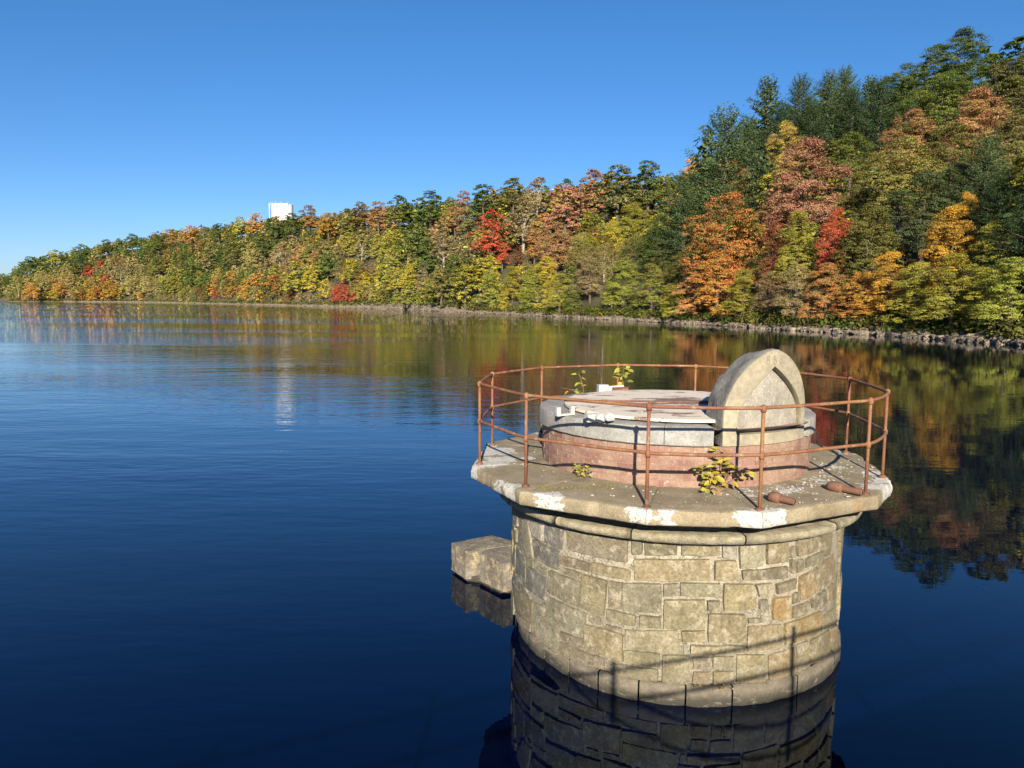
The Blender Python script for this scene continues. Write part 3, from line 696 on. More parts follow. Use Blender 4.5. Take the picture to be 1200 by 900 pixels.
# riprap boulders along the waterline
def rock_mesh(seed):
    bm = bmesh.new(); bmesh.ops.create_icosphere(bm, subdivisions=2, radius=1)
    for v in bm.verts:
        p = v.co.copy(); f = 1+0.45*nz(p.x*1.1+seed*9, p.y*1.1, p.z*1.1)+0.15*nz(p.x*3+seed, p.y*3, p.z*3)
        v.co = Vector((p.x*f, p.y*f*0.75, p.z*f*0.62))
        v.co.z = min(v.co.z, 0.42); v.co.x = max(v.co.x, -0.8)
    m = bpy.data.meshes.new('boulder'); bm.to_mesh(m); bm.free(); m.materials.append(M_BOULDER); return m
RM = [rock_mesh(i) for i in range(7)]
cand = []
for _ in range(5200):
    az = random.uniform(-30, 38); s = shore(az)
    if random.random() > min(1, 0.25+s[0]/700): continue
    e = abs(random.gauss(0.6, 1.0+3.0*math.exp(-((az+7.5)/4.5)**2))); d = s[0]+e
    rr = random.uniform(0.22, 0.62)*(1.25 if s[0] < 130 else 1.0)+s[0]*0.0009
    cand.append((rr/d, az, d, rr))
cand.sort(reverse=True)
RC = [(0.16, 0.12, 0.08), (0.21, 0.16, 0.11), (0.10, 0.078, 0.055), (0.27, 0.215, 0.155)]
def blabel(az, ci):
    x = 600+F_PX*tan(radians(az))
    z_ = 'left of the tower' if x < 560 else 'behind the left railing' if x < 700 else 'below the lime tree' if x < 790 else 'below the orange tree' if x < 880 else 'behind the arched stone' if x < 960 else 'below the narrow red tree' if x < 1020 else 'below the golden tree' if x < 1120 else 'at the right edge'
    return '%s boulder in the waterline riprap %s' % (('brown', 'tan', 'dark brown', 'pale tan')[ci], z_)
rv, rf, rc = [], [], 0
MBr = MB()
base_v = [np.array([tuple(v.co) for v in m_.vertices]) for m_ in RM]; base_f = [[tuple(p.vertices) for p in m_.polygons] for m_ in RM]
for k, (_, az, d, rr) in enumerate(cand):
    x, y = d*sin(radians(az)), d*cos(radians(az)); z = ground(az, d)+rr*0.12; a = random.uniform(0, 6.28)
    sc = (rr*random.uniform(0.8, 1.5), rr, rr*random.uniform(0.7, 1.1)); j = random.randrange(7)
    ci = random.randrange(4)
    if k < 200:
        o = add('boulder', RM[j], label=blabel(az, ci), category='boulder', group='riprap boulders along the shore')
        o.location = (x, y, z); o.rotation_euler = (random.uniform(-.3, .3), random.uniform(-.3, .3), a); o.scale = sc; o.color = (*RC[ci], 1)
    else:
        W = base_v[j]*np.array(sc); ca_, sa_ = cos(a), sin(a)
        W = np.stack([W[:, 0]*ca_-W[:, 1]*sa_+x, W[:, 0]*sa_+W[:, 1]*ca_+y, W[:, 2]+z], 1)
        b0 = rc; rv.append(W); rf += [tuple(b0+v for v in f) for f in base_f[j]]; rc += len(W)
o = add('riprap', mesh('riprap', np.concatenate(rv).tolist(), rf, M_BOULDER), kind='stuff', label='smaller stones heaped along the waterline at the foot of the wooded hill', category='stones')
o.color = (0.16, 0.122, 0.085, 1)

# white water tank on the hill
az = wpx(334.5); dT = shore(az)[1]+70; c0 = (dT*sin(radians(az)), dT*cos(radians(az)))
ztop = EYE+dT/cos(0)*(hor(334)-241.5)/F_PX*cos(radians(az)); zb = shore(az)[2]-2; R = 11.2/F_PX*dT/cos(radians(az))
tk = add('water_tank', None, label='big white cylindrical water tank standing above the trees on the hill', category='water tank'); tk.location = (c0[0], c0[1], zb)
hT = ztop-zb
mb = MB(); mb.lathe([(R, 0), (R, hT-1.5)], 64); mb.build('tank_wall', M_TANK, tk, True)
mb = MB(); mb.lathe([(R+0.15, hT-1.5), (R+0.15, hT-1.2), (R*0.8, hT-0.5), (R*0.35, hT), (0.01, hT+0.1)], 64); mb.build('roof', M_TANK, tk, True)
for k, aa in enumerate((-2.3, -1.9, -1.35, -0.75, -2.9)):
    mb = MB(); x, y = (R+0.25)*cos(aa), (R+0.25)*sin(aa)
    mb.tube([(x, y, hT-5.5), (x, y, hT+0.9)], 0.16, 6); mb.box((x, y-0.3, hT-0.6), (0.8, 0.5, 2.6)); mb.build('antenna', M_GREY, tk)
mb = MB(); x, y = (R+0.4)*cos(-2.45), (R+0.4)*sin(-2.45)
for sx in (-.3, .3): mb.tube([(x+sx, y, 0), (x+sx, y, hT)], 0.07, 6)
for k in range(int(hT/0.8)): mb.tube([(x-.3, y, k*0.8), (x+.3, y, k*0.8)], 0.04, 5)
mb.build('ladder', M_GREY, tk)
for f_ in (0.25, 0.5, 0.75):
    mb = MB(); mb.lathe([(R, hT*f_-0.09), (R+0.07, hT*f_-0.09), (R+0.07, hT*f_+0.09), (R, hT*f_+0.09)], 64); mb.build('weld_band', M_GREY, tk)
mb = MB(); mb.tube([(-R*1.14, -R*.3, 0), (-R*1.14, -R*.3, hT*1.0)], 0.22, 8); mb.build('overflow_pipe', M_TANK, tk)

# ------------------------------------------------------------------ intake tower
TW = add('intake_tower', None, label='round stone intake tower standing in the lake with a concrete deck and granite top', category='tower')
TW.location = (CX, CY, 0)
# everything below is written relative to the tower axis
def cyl(a, r, z): return (r*cos(radians(a)), r*sin(radians(a)), z)
mb = MB(); mb.lathe([(2.0, -3), (2.03, -0.3), (2.05, 0.2), (2.146, 0.24), (2.136, 1.95)], 96); mb.build('mortar_wall', M_MORTAR, TW, True)

TINT = {'b': (0.207, 0.177, 0.114), 'y': (0.242, 0.202, 0.119), 'g': (0.207, 0.189, 0.130), 'd': (0.144, 0.135, 0.114), 'w2': (0.248, 0.217, 0.138),
        'gy': (0.207, 0.189, 0.121), 'gb': (0.179, 0.163, 0.106), 'w': (0.277, 0.253, 0.201), 'W': (0.288, 0.259, 0.171), 'o': (0.259, 0.194, 0.094), 'O': (0.300, 0.214, 0.093)}
STONES = [
('g',-166.7,1.645,-156.5,1.713,-152.3,1.26,-158.3,1.22),
('w',-155.7,1.721,-146.8,1.759,-146.7,1.549,-152.1,1.567),
('d',-146.2,1.764,-136.6,1.803,-137.7,1.515,-146.1,1.548),
('b',-135.7,1.81,-114.1,1.84,-114.3,1.553,-134.8,1.572),
('d',-152.1,1.536,-137.9,1.507,-138.2,1.278,-151,1.307),
('b',-137.5,1.48,-126.3,1.481,-126.3,1.372,-137.6,1.357),
('y',-126,1.498,-113.2,1.479,-113.2,1.358,-125.9,1.363),
('b',-137.8,1.343,-128.7,1.331,-129.3,1.245,-138.2,1.272),
('d',-168.8,1.258,-157.9,1.199,-158.1,0.83,-169.4,0.884),
('g',-151.9,1.27,-143.6,1.251,-143.8,1.131,-151.5,1.141),
('d',-157,1.119,-144.2,1.114,-144.5,0.816,-157.3,0.834),
('g',-143.4,1.241,-129.3,1.233,-130,0.914,-143.5,0.953),
('b',-129,1.331,-120.4,1.318,-121.3,0.874,-130,0.905),
('b',-120,1.327,-115.8,1.321,-115.8,0.994,-120.2,0.995),
('g',-115.8,1.32,-104.2,1.379,-103.8,1.027,-115.5,0.997),
('g',-103.7,1.381,-99.5,1.394,-99.4,1.241,-103.6,1.222),
('gy',-99,1.401,-87,1.407,-86.8,1.243,-98.9,1.248),
('y',-86.5,1.406,-77,1.379,-75.7,1.089,-86.2,1.089),
('w2',-103.5,1.199,-91.4,1.223,-91.1,0.885,-103.3,0.854),
('b',-91.1,1.215,-87.1,1.209,-87.1,1.09,-90.8,1.09),
('b',-110.3,0.989,-103.9,1.003,-103.9,0.854,-110.4,0.832),
('b',-120.7,0.991,-111.4,0.975,-111.3,0.836,-120.6,0.827),
('y',-180,0.667,-152,0.717,-153.6,0.416,-179,0.354),
('g',-151.5,0.747,-145.4,0.745,-145.3,0.613,-151.6,0.616),
('g',-144.5,0.913,-127.1,0.869,-128.4,0.567,-144.6,0.622),
('b',-126.7,0.866,-121.9,0.865,-122.2,0.756,-126.9,0.775),
('b',-120.9,0.807,-115.4,0.798,-115.3,0.734,-121.1,0.752),
('g',-152.6,0.589,-138.2,0.548,-138.2,0.274,-152.8,0.319),
('b',-137.8,0.542,-128.5,0.553,-128.5,0.44,-137.8,0.432),
('y',-128,0.743,-115.3,0.73,-115.1,0.394,-127.9,0.438),
('b',-138.3,0.411,-120.5,0.389,-120.8,0.248,-138.2,0.255),
('y',-172.1,0.31,-153.4,0.415,-153.5,0.295,-165.1,0.235),
('g',-120.2,0.368,-116.6,0.306,-116.9,0.22,-120.3,0.247),
('gb',-113.3,1.855,-109.8,1.854,-109.8,1.677,-113.1,1.66),
('gb',-109.4,1.853,-99.8,1.859,-99.7,1.712,-109.3,1.672),
('b',-98.9,1.856,-87.8,1.849,-87.6,1.718,-98.8,1.707),
('w',-87.3,1.849,-82.6,1.857,-82.4,1.673,-87,1.682),
('y',-112.6,1.622,-90.4,1.682,-90.1,1.435,-112.1,1.373),
('y',-89.3,1.662,-82.6,1.662,-82,1.436,-89.1,1.435),
('w2',-114.7,0.787,-98.9,0.858,-98,0.587,-114.6,0.556),
('y',-98.3,0.854,-91.1,0.871,-91,0.728,-97.9,0.717),
('y',-90.8,1.064,-79.3,1.047,-78.9,0.704,-90.4,0.729),
('w',-97.6,0.71,-96,0.714,-95.9,0.596,-97.4,0.589),
('y',-95.5,0.706,-79.1,0.685,-79,0.604,-95.5,0.593),
('w2',-114.9,0.544,-104,0.575,-104,0.394,-115,0.406),
('b',-117.6,0.366,-104.3,0.387,-104.3,0.235,-117.5,0.218),
('b',-103.4,0.56,-95.3,0.577,-95.2,0.235,-103.4,0.24),
('b',-94.8,0.56,-89.3,0.565,-89.3,0.418,-94.1,0.414),
('b',-88.8,0.568,-82.1,0.566,-82.1,0.416,-88.8,0.424),
('y',-94.6,0.39,-89.3,0.392,-89.2,0.237,-94.7,0.251),
('y',-88.8,0.395,-82.2,0.394,-82.1,0.254,-88.6,0.236),
('W',-82.3,1.868,-73.5,1.859,-74.1,1.562,-81.6,1.559),
('y',-73.2,1.858,-65.5,1.861,-65.4,1.575,-73,1.59),
('b',-81.1,1.541,-65.3,1.54,-65,1.388,-80.8,1.428),
('b',-64.6,1.748,-62.6,1.76,-62.3,1.615,-64.3,1.62),
('y',-62.2,1.85,-51.7,1.86,-51.4,1.629,-61.5,1.618),
('b',-50.3,1.862,-42.3,1.847,-41.4,1.507,-49,1.497),
('g',-64.4,1.604,-62.4,1.596,-62,1.428,-64.1,1.447),
('g',-62,1.584,-58.4,1.591,-57.9,1.424,-61.5,1.431),
('g',-57.8,1.575,-48.1,1.602,-47.4,1.477,-57.4,1.45),
('W',-76.7,1.378,-70.3,1.37,-72.2,1.213,-75,1.224),
('b',-69.7,1.35,-61.5,1.373,-61.3,1.244,-68.7,1.23),
('o',-60.4,1.378,-53.5,1.409,-52.7,1.106,-59.7,1.08),
('b',-53,1.417,-50.8,1.423,-50.6,1.278,-52.6,1.277),
('y',-50,1.451,-39.6,1.508,-38,1.166,-52.2,1.119),
('g',-75.2,1.19,-72.1,1.195,-72,1.068,-74.9,1.075),
('O',-70.5,1.193,-63.3,1.182,-63,0.897,-70.1,0.942),
('b',-62.9,1.196,-60.6,1.21,-60.3,1.073,-62.6,1.06),
('b',-62.4,1.044,-54.9,1.054,-54.4,0.897,-62.7,0.895),
('b',-54.1,1.07,-44.9,1.116,-43.9,0.922,-53.1,0.942),
('y',-43.7,1.103,-37.3,1.133,-35,0.868,-43.2,0.932),
('g',-78.6,0.988,-73.4,0.98,-72.8,0.909,-78.5,0.919),
('y',-78.6,0.896,-66.6,0.875,-66,0.567,-78.3,0.594),
('o',-65.7,0.866,-47.8,0.876,-46.9,0.616,-65.1,0.607),
('y',-46.4,0.794,-34.5,0.777,-31.8,0.531,-45.9,0.617),
('y',-81.5,0.583,-71.9,0.551,-71.5,0.215,-81.5,0.252),
('o',-71.1,0.529,-60.6,0.56,-59.8,0.219,-70.5,0.223),
('y',-60,0.579,-54.2,0.572,-53.2,0.248,-59.1,0.224),
('y',-53.3,0.569,-40,0.551,-38.1,0.23,-52.6,0.259),
('o',-38.6,0.54,-29.9,0.486,-23.9,0.08,-37.2,0.23)
]
def stone(col, q, idx, r_face=2.156, inset=-0.005, back=2.09):
    """q: angle,z of top-left, top-right, bottom-right, bottom-left on the shaft"""
    tl, tr, br, bl = [(q[i]+0.0, q[i+1]) for i in (0, 2, 4, 6)]
    wid = radians(abs((tr[0]+br[0]-tl[0]-bl[0])/2))*2.17; hgt = abs((tl[1]+tr[1]-bl[1]-br[1])/2)
    nu = max(5, min(10, int(wid/0.09)+3)); nv = max(4, min(6, int(hgt/0.09)+3))
    us = [0, min(0.2, 0.011/wid)]+[0]*(nu-4)+[1-min(0.2, 0.011/wid), 1]
    for i in range(2, nu-2): us[i] = (i-1)/(nu-3)
    vs = [0, min(0.2, 0.011/hgt)]+[0]*(nv-4)+[1-min(0.2, 0.011/hgt), 1]
    for i in range(2, nv-2): vs[i] = (i-1)/(nv-3)
    proud = 0.012+0.020*random.random(); V = []
    iu, iv = inset/wid, inset/hgt
    for j, v in enumerate(vs):
        for i, u in enumerate(us):
            uu, vv = iu+u*(1-2*iu), iv+v*(1-2*iv)
            if i in (1, nu-2) or j in (1, nv-2): pass
            cr = 0.30*max(0, 1-min(u, 1-u)*wid/0.06)*max(0, 1-min(v, 1-v)*hgt/0.06)
            uu += (0.5-uu)*cr*0.02/max(wid, 0.1)*2; vv += (0.5-vv)*cr*0.02/max(hgt, 0.1)*2
            a = (bl[0]*(1-uu)+br[0]*uu)*(1-vv)+(tl[0]*(1-uu)+tr[0]*uu)*vv
            z = (bl[1]*(1-uu)+br[1]*uu)*(1-vv)+(tl[1]*(1-uu)+tr[1]*uu)*vv
            edge = i in (0, nu-1) or j in (0, nv-1)
            wob = 0.011
            a += degrees(nz(a*0.35+idx, z*14, 1.5)*wob/2.17); z += nz(a*0.35, z*14+idx, 7.5)*wob
            r = back if edge else r_face+proud+nz(a*0.18, z*7, idx*3.3)*0.015+nz(a*0.6, z*22, idx*1.3)*0.006
            if not edge and (i in (1, nu-2) or j in (1, nv-2)): r -= 0.004
            V.append(cyl(a, r, z))
    mb = MB(); mb.grid(V, nu, nv)
    o = mb.build('stone', M_STONE, TW, True); o.data.set_sharp_from_angle(angle=radians(32))
    c = TINT[col]; k = random.uniform(0.88, 1.12); o.color = (c[0]*k, c[1]*k*random.uniform(0.97, 1.02), c[2]*k*random.uniform(0.92, 1.05), 1)
    return o
OCC = []
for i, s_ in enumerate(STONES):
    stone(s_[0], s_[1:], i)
    OCC.append((min(s_[1], s_[7]), max(s_[3], s_[5]), min(s_[6], s_[8]), max(s_[2], s_[4])))
# the rest of the ring, out of the photograph's view, in courses of the same masonry
zs = [0.235, 0.50, 0.72, 1.02, 1.27, 1.55, 1.87]; idx = 200
for j in range(6):
    a = -27.0+random.uniform(-5, 0) if j else -22
    while a < 176:
        wd = random.uniform(13, 24); b_ = min(a+wd, 184)
        if 184-b_ < 8: b_ = 186+random.uniform(-3, 3)
        o = stone(random.choice(['b', 'y', 'g', 'd', 'b']), (a, zs[j+1], b_, zs[j+1], b_, zs[j], a, zs[j]), idx); idx += 1
        a = b_
# small filling stones where the traced ones leave room
for q in [(-158.8, 1.20, -152.4, 1.25, -152, 1.14, -157.2, 1.13), (-164.5, 1.90, -157, 1.90, -157, 1.73, -166, 1.68), (-156, 1.9, -147, 1.9, -147, 1.775, -155.6, 1.735), (-146.3, 1.9, -136, 1.9, -136.3, 1.815, -146, 1.775),
          (-177, 1.88, -168.3, 1.88, -168, 1.50, -176, 1.42), (-176, 1.40, -168.8, 1.47, -169.4, 1.27, -177, 1.2), (-178, 1.18, -170, 1.25, -170.3, 0.9, -178, 0.88), (-178, 0.86, -158, 0.82, -153, 0.73, -178, 0.70),
          (-153.4, 0.29, -138.6, 0.245, -138.6, 0.215, -153, 0.215), (-83.6, 1.225, -80.9, 1.39, -76.2, 1.38, -77, 1.385)]:
    if q[0] != -83.6: stone(random.choice('gbd'), q, idx)
    idx += 1
# plinth blocks at the waterline, set back on the far left
edges = [-176, -160, -148, -134.5, -122.5, -109.9, -96.4, -82.7, -60, -37, -14, 10, 34, 58, 82, 106, 130, 154, 184]
for i in range(len(edges)-1):
    a0, a1 = edges[i]+0.25, edges[i+1]-0.25; V = []
    nu = 9; prof = [(0.225, -0.07), (0.222, 0), (0.12, 0.012), (0.0, 0.006), (-0.5, 0.0), (-1.2, -0.05)]
    def rp(a): return 2.20-0.12*min(1, max(0, (-118-a)/28)) if a < 90 else 2.12
    for (z, dr) in prof[::-1]:
        for k in range(nu):
            a = a0+(a1-a0)*k/(nu-1); ed = 0.01 if k in (0, nu-1) else 0
            V.append(cyl(a, rp(a)+dr-ed+nz(a*0.2, z*6, 4)*0.022, z+nz(a*0.15, 3, z)*0.02))
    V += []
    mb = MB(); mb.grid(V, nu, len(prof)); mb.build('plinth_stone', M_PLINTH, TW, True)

# cornice under the deck, in blocks with open joints
cj = [-112.1, -82.8, -51.9, -24, 4, 32, 60, 88, 116, 146, 175, 202, 225, 247.9]
prof = [(2.10, 1.875), (2.24, 1.880), (2.335, 1.890), (2.37, 1.91), (2.385, 1.94), (2.385, 1.975), (2.365, 1.995), (2.25, 2.002), (2.14, 2.008), (2.125, 2.05), (2.125, 2.186)]
for i in range(len(cj)-1):
    a0, a1 = cj[i]+0.18, cj[i+1]-0.18; nu = 12; V = []
    for (r, z) in prof:
        for k in range(nu):
            a = a0+(a1-a0)*k/(nu-1); V.append(cyl(a, r+(nz(a*0.5, z*9)*0.012 if r > 2.23 else 0)-(0.006 if k in (0, nu-1) else 0), z+(nz(a*0.3, z*5, 9)*0.006 if z < 2.18 else 0)))
    mb = MB(); mb.grid(V, nu, len(prof))
    for k in (0, nu-1):
        f = tuple(j*nu+k for j in range(len(prof))); mb.f.append(f if k else f[::-1])
    mb.build('cornice_stone', M_CORN, TW, True)

# deck: twelve wedge slabs
VA = [-168, -138.3, -107.2, -82.6, -46.5, -27.5, 8, 38, 69, 99, 130, 158, 192]; VR = [2.77, 2.81, 2.745, 2.745, 2.71, 2.70, 2.725, 2.74, 2.72, 2.72, 2.73, 2.78, 2.77]
POST_A = [-141.1, -107.5, -82.0, -47.6, -24.5, 9.9, 39.9, 70.7, 99.2, 131.0, 160.8, 189.6]
POST_R = [2.604, 2.614, 2.594, 2.594, 2.574, 2.584, 2.604, 2.604, 2.604, 2.614, 2.624, 2.644]
LIME = [(-170, 2.62, .30, 1.0), (170, 2.48, .34, 1.0), (162, 2.66, .2, .8), (-176, 2.35, .25, .9), (-150, 2.72, .16, .5), (-144, 2.72, .17, .95), (-131, 2.66, .19, .95), (-109, 2.72, .13, .9), (-103, 2.70, .12, .8),
        (-84, 2.74, .22, 1.0), (-79, 2.72, .18, 1.0), (-36, 2.60, .24, 1.0), (-28, 2.66, .22, 1.0), (-20, 2.5, .2, .8), (10, 2.6, .2, .6), (-60, 1.98, .28, .55), (-75, 1.95, .22, .5), (-42, 2.0, .25, .5), (-15, 2.15, .3, .5), (-178, 1.98, .12, .8), (40, 2.6, .2, .8), (100, 2.6, .25, .8), (130, 2.6, .25, .8)]
MOSS = [(-170, 2.05, .35, .9), (-178, 2.25, .3, .6), (-136, 2.5, .2, 1.0), (-133, 2.25, .17, .9), (-130, 2.05, .18, .95), (-124, 1.92, .2, .9), (-115, 1.84, .14, .8), (-58, 2.1, .25, .5), (-45, 2.05, .3, .4), (-150, 2.75, .15, .6), (-70, 1.9, .2, .6)]
RUSTP = [(a_, r_, .10, .8) for a_, r_ in zip(POST_A, POST_R)]+[(-53, 2.72, .2, .9), (-141, 2.66, .1, 1.0), (-170, 2.72, .07, 1.0), (172, 2.66, .1, .9), (-84, 2.7, .04, .8)]
mb = MB(); rg = random.Random(21)
for _ in range(0):
    x, y = rg.uniform(-9, 9), rg.uniform(6.5, 30); s_ = rg.uniform(.012, .03); t0 = rg.uniform(0, 6)
    if hypot(x-CX, y-CY) < 2.6: continue
    b_ = len(mb.v)
    for i in range(5): mb.v.append((x+s_*cos(t0+i*1.257), y+s_*.7*sin(t0+i*1.257), 0.004+0.006*(i % 2)))
    mb.f.append(tuple(b_+i for i in range(5)))
if mb.v: mb.build('floating_leaves', M_WHITE, kind='stuff', label='a few pale fallen leaves floating on the lake around the tower', category='leaves')
def blob(L, a, r):
    v = 0
    for (a0, r0, R_, s) in L:
        R_ = R_*(1.3 if L is LIME else 1); d = sqrt(r*r+r0*r0-2*r*r0*cos(radians(a-a0))); v = max(v, s*(1-(d/R_)**2) if d < R_*1.3 else 0)
    return max(0, v)
def edge_r(i, a):
    A0, A1, R0, R1 = radians(VA[i]), radians(VA[i+1]), VR[i], VR[i+1]
    x0, y0, x1, y1 = R0*cos(A0), R0*sin(A0), R1*cos(A1), R1*sin(A1); ca, sa = cos(radians(a)), sin(radians(a))
    den = ca*(y1-y0)-sa*(x1-x0); return (x0*(y1-y0)-y0*(x1-x0))/den
for i in range(12):
    a0, a1 = VA[i], VA[i+1]; nu = 36; rows = []
    rs = [1.70, 1.70]+list(np.linspace(1.78, 1.0, 2))[:0]
    V = []; L_, Mo, Ru = [], [], []
    prof = [('b', 0.75, 0), ('b', 0.9, 0), ('e', -0.02, -0.168), ('e', 0.0, -0.15), ('e', 0.003, -0.11), ('e', 0.004, -0.07), ('e', 0.0, -0.035), ('e', -0.005, -0.010), ('e', -0.022, -0.002)]
    prof += [('t', f, 0) for f in np.linspace(0.955, 0.60, 20)]
    nv = len(prof)
    for (kind, p1, p2) in prof:
        for k in range(nu):
            u = k/(nu-1); a = a0+(a1-a0)*u; R_ = edge_r(i, a); gap = 0.0035
            if kind == 'b': r, z = R_*p1, ZD-0.165
            elif kind == 'e': r, z = R_+p1, ZD+p2
            else: r, z = R_*p1, ZD-(0.008*max(0, (p1-0.9)/0.06))
            x, y = r*cos(radians(a)), r*sin(radians(a))
            if kind == 'e':
                q = nz(x*7, y*7, z*9)*0.010+nz(x*22, y*22, z*22)*0.005; chip = max(0, fbm(x*2.2, y*2.2, 3)-0.12)*0.10+blob(LIME, a, r)*0.012
                r += q-chip*(1 if p2 > -0.05 else 0.55)
            z += nz(x*5, y*5, 2)*0.003 if kind != 'b' else 0
            if kind == 't' and blob(LIME, a, r) > 0.3: z += 0.004*nz(x*20, y*20)
            r_ = r
            aa = a+degrees(gap/r_)*(1 if k == 0 else -1 if k == nu-1 else 0)
            z2 = z-(0.006 if (k in (0, nu-1) and kind == 't') else 0)
            V.append(cyl(aa, r_, z2))
            w_ = 0.30*nz(x*5.3, y*5.3, 5+z*9)
            L_.append(max(0, min(1, blob(LIME, a, r)*0.98+w_*1.6+0.12*nz(x*13, y*13, z*13) if blob(LIME, a, r) > 0.02 else 0.05))); Mo.append(min(1, max(0, blob(MOSS, a, r)*0.6+w_*0.6)) if blob(MOSS, a, r) > 0.02 else 0); Ru.append(blob(RUSTP, a, r)*0.6)
    mb = MB(); mb.grid(V, nu, nv)
    for k in (0, nu-1):
        f = tuple(j*nu+k for j in range(nv)); mb.f.append(f if k else f[::-1])
    o = mb.build('deck_slab', M_DECK, TW, True)
    for nm_, arr in (('lime', L_), ('moss', Mo), ('rust', Ru)):
        a_ = o.data.attributes.new(nm_, 'FLOAT', 'POINT'); a_.data.foreach_set('value', arr)
    if hasattr(o.data, 'set_sharp_from_angle'): o.data.set_sharp_from_angle(angle=radians(50))

# drum: painted brick below, granite coping above
DY = 0.08; RD = 1.765; ZC = 2.83; ZT = 3.055
def dcyl(a, r, z): return (r*cos(radians(a)), DY+r*sin(radians(a)), z)
mb = MB(); mb.lathe([(RD-0.006, ZD-0.05), (RD-0.006, ZC)], 96, (0, DY)); mb.build('brick_bedding', M_BEDDING, TW, True)
nb = 44; nc = 6; hh = (ZC-ZD)/nc
for j in range(nc):
    for k in range(nb):
        a0 = (k+0.5*(j % 2))*360/nb; a1 = a0+360/nb-0.16; z0 = ZD+j*hh+0.0025; z1 = ZD+(j+1)*hh-0.0025
        am = (a0+a1)/2 % 360
        if am < 150 and am > 30 and j % 1 == 0 and False: continue
        V = []; pr = random.uniform(0.0, 0.005)
        for v, (z, dr) in enumerate(((z0, -0.02), (z0+0.004, 0), (z1-0.004, 0), (z1, -0.02))):
            for u in range(4):
                a = (a0, a0+0.12, a1-0.12, a1)[u]; V.append(dcyl(a, RD+pr+dr-(0.02 if u in (0, 3) else 0), z))
        if k == 0 and False: pass
        mb = MB(); mb.grid(V, 4, 4); mb.build('brick', M_BRICK, TW)
gj = [-175, -148, -138, -104.7, -87, -36.5, -12, 18, 48, 78, 108, 138, 163, 185]
for i in range(len(gj)-1):
    a0, a1 = gj[i]+0.12, gj[i+1]-0.12
    if i == 4: continue                                   # the arched stone takes this place
    nu = max(4, int((a1-a0)/2.5)); V = []
    prof = [(1.70, ZC+0.004), (1.80, ZC+0.004), (1.812, ZC+0.015), (1.812, ZT-0.03), (1.80, ZT-0.008), (1.775, ZT), (1.6, ZT+0.002), (1.36, ZT), (1.36, ZT-0.2)]
    for (r, z) in prof:
        for k in range(nu):
            a = a0+(a1-a0)*k/(nu-1); V.append(dcyl(a, r-(0.008 if k in (0, nu-1) and r > 1.79 else 0)+nz(a*.4, z*12, 6)*0.006, z+nz(a*.5, r*9, 2)*0.003-(0.006 if k in (0, nu-1) and z > ZT-0.01 else 0)))
    mb = MB(); mb.grid(V, nu, len(prof)); 
    for k in (0, nu-1):
        f = tuple(j*nu+k for j in range(len(prof))); mb.f.append(f if k else f[::-1])
    o = mb.build('coping_stone', M_GRANITE, TW, True)
    o.data.set_sharp_from_angle(angle=radians(40))
# pedestal top under the hatch
mb = MB(); mb.lathe([(1.80, ZT-0.04), (0.02, ZT-0.04)], 64, (0, DY)); mb.f = [f[::-1] for f in mb.f]; mb.build('drum_top', M_BEDDING, TW)

# hatch: two half plates of peeling white steel with a rusty seam
for side in (0, 1):
    mb = MB(); th0 = -4+180*side; R_ = 1.455; nu = 49
    top = ZT+(0.062 if side == 0 else 0.052); bot = top-0.03
    def hp(a, r, z, s=side):
        x, y = r*cos(radians(a)), r*sin(radians(a)); off = 0.012*(1 if s == 0 else -1)
        return (x+0.0-0.03, y+off-0.05, z+0.010*(1-(r/1.46)**2)+(0.018*max(0, sin(radians(a*1)))*0 if s else 0)+nz(x*2, y*2, 3)*0.006)
    V = []
    for (r, z) in ((0.001, bot), (R_, bot), (R_, top), (R_-0.02, top+0.004), (R_*0.7, top+0.004), (R_*0.4, top+0.004), (0.001, top+0.004)):
        for k in range(nu): V.append(hp(th0+180*k/(nu-1), r, z))
    mb.grid(V, nu, 7); mb.build('hatch_plate', M_LID, TW)
mb = MB(); mb.tube([(-1.45, 0.02, ZT+0.064), (-0.5, -0.03, ZT+0.072), (0.5, -0.10, ZT+0.072), (1.4, -0.16, ZT+0.064)], 0.018, 6); mb.build('seam_bar', M_RUSTD, TW)
for (x, y, s_, z_) in ((-1.16, -1.40, 0.07, 0.05), (-1.06, -1.44, 0.075, 0.07)):
    bm = bmesh.new(); bmesh.ops.create_icosphere(bm, subdivisions=2, radius=s_)
    for v in bm.verts: v.co.z = max(v.co.z*0.9, -s_*0.6); v.co += Vector(v.co).normalized()*nz(v.co.x*20, v.co.y*20, s_*90)*0.02
    m_ = bpy.data.meshes.new('hinge_boss'); bm.to_mesh(m_); bm.free(); m_.materials.append(M_WHITE); o = add('hinge_boss', m_, TW); o.location = (x, y, ZT+z_)
mb = MB(); mb.box((-1.25, -1.36, ZT+0.05), (0.15, 0.10, 0.09), 0.3); mb.build('hinge_block', M_WHITE, TW)
for (x, y) in ((-1.62, -0.92), (-1.44, -0.80)):
    mb = MB(); mb.box((x, y, ZT+0.055), (0.05, 0.05, 0.11), 0.4); mb.build('hasp_post', M_WHITE, TW)
mb = MB(); mb.box((-1.53, -0.86, ZT+0.012), (0.24, 0.05, 0.022), 0.55); mb.build('hasp_bar', M_WHITE, TW)
mb = MB(); mb.box((-0.80, 1.45, ZT+0.07), (0.15, 0.12, 0.13), 0.2); mb.tube([(-0.74, 1.42, ZT+0.06), (-0.48, 1.40, ZT+0.085)], 0.055, 10); mb.build('hinge_bracket', M_WHITE, TW)
mb = MB(); mb.tube([(-0.66, 1.36, ZT+0.045), (-0.42, 1.33, ZT+0.06)], 0.06, 10); mb.build('hinge_pin', M_RUSTD, TW)

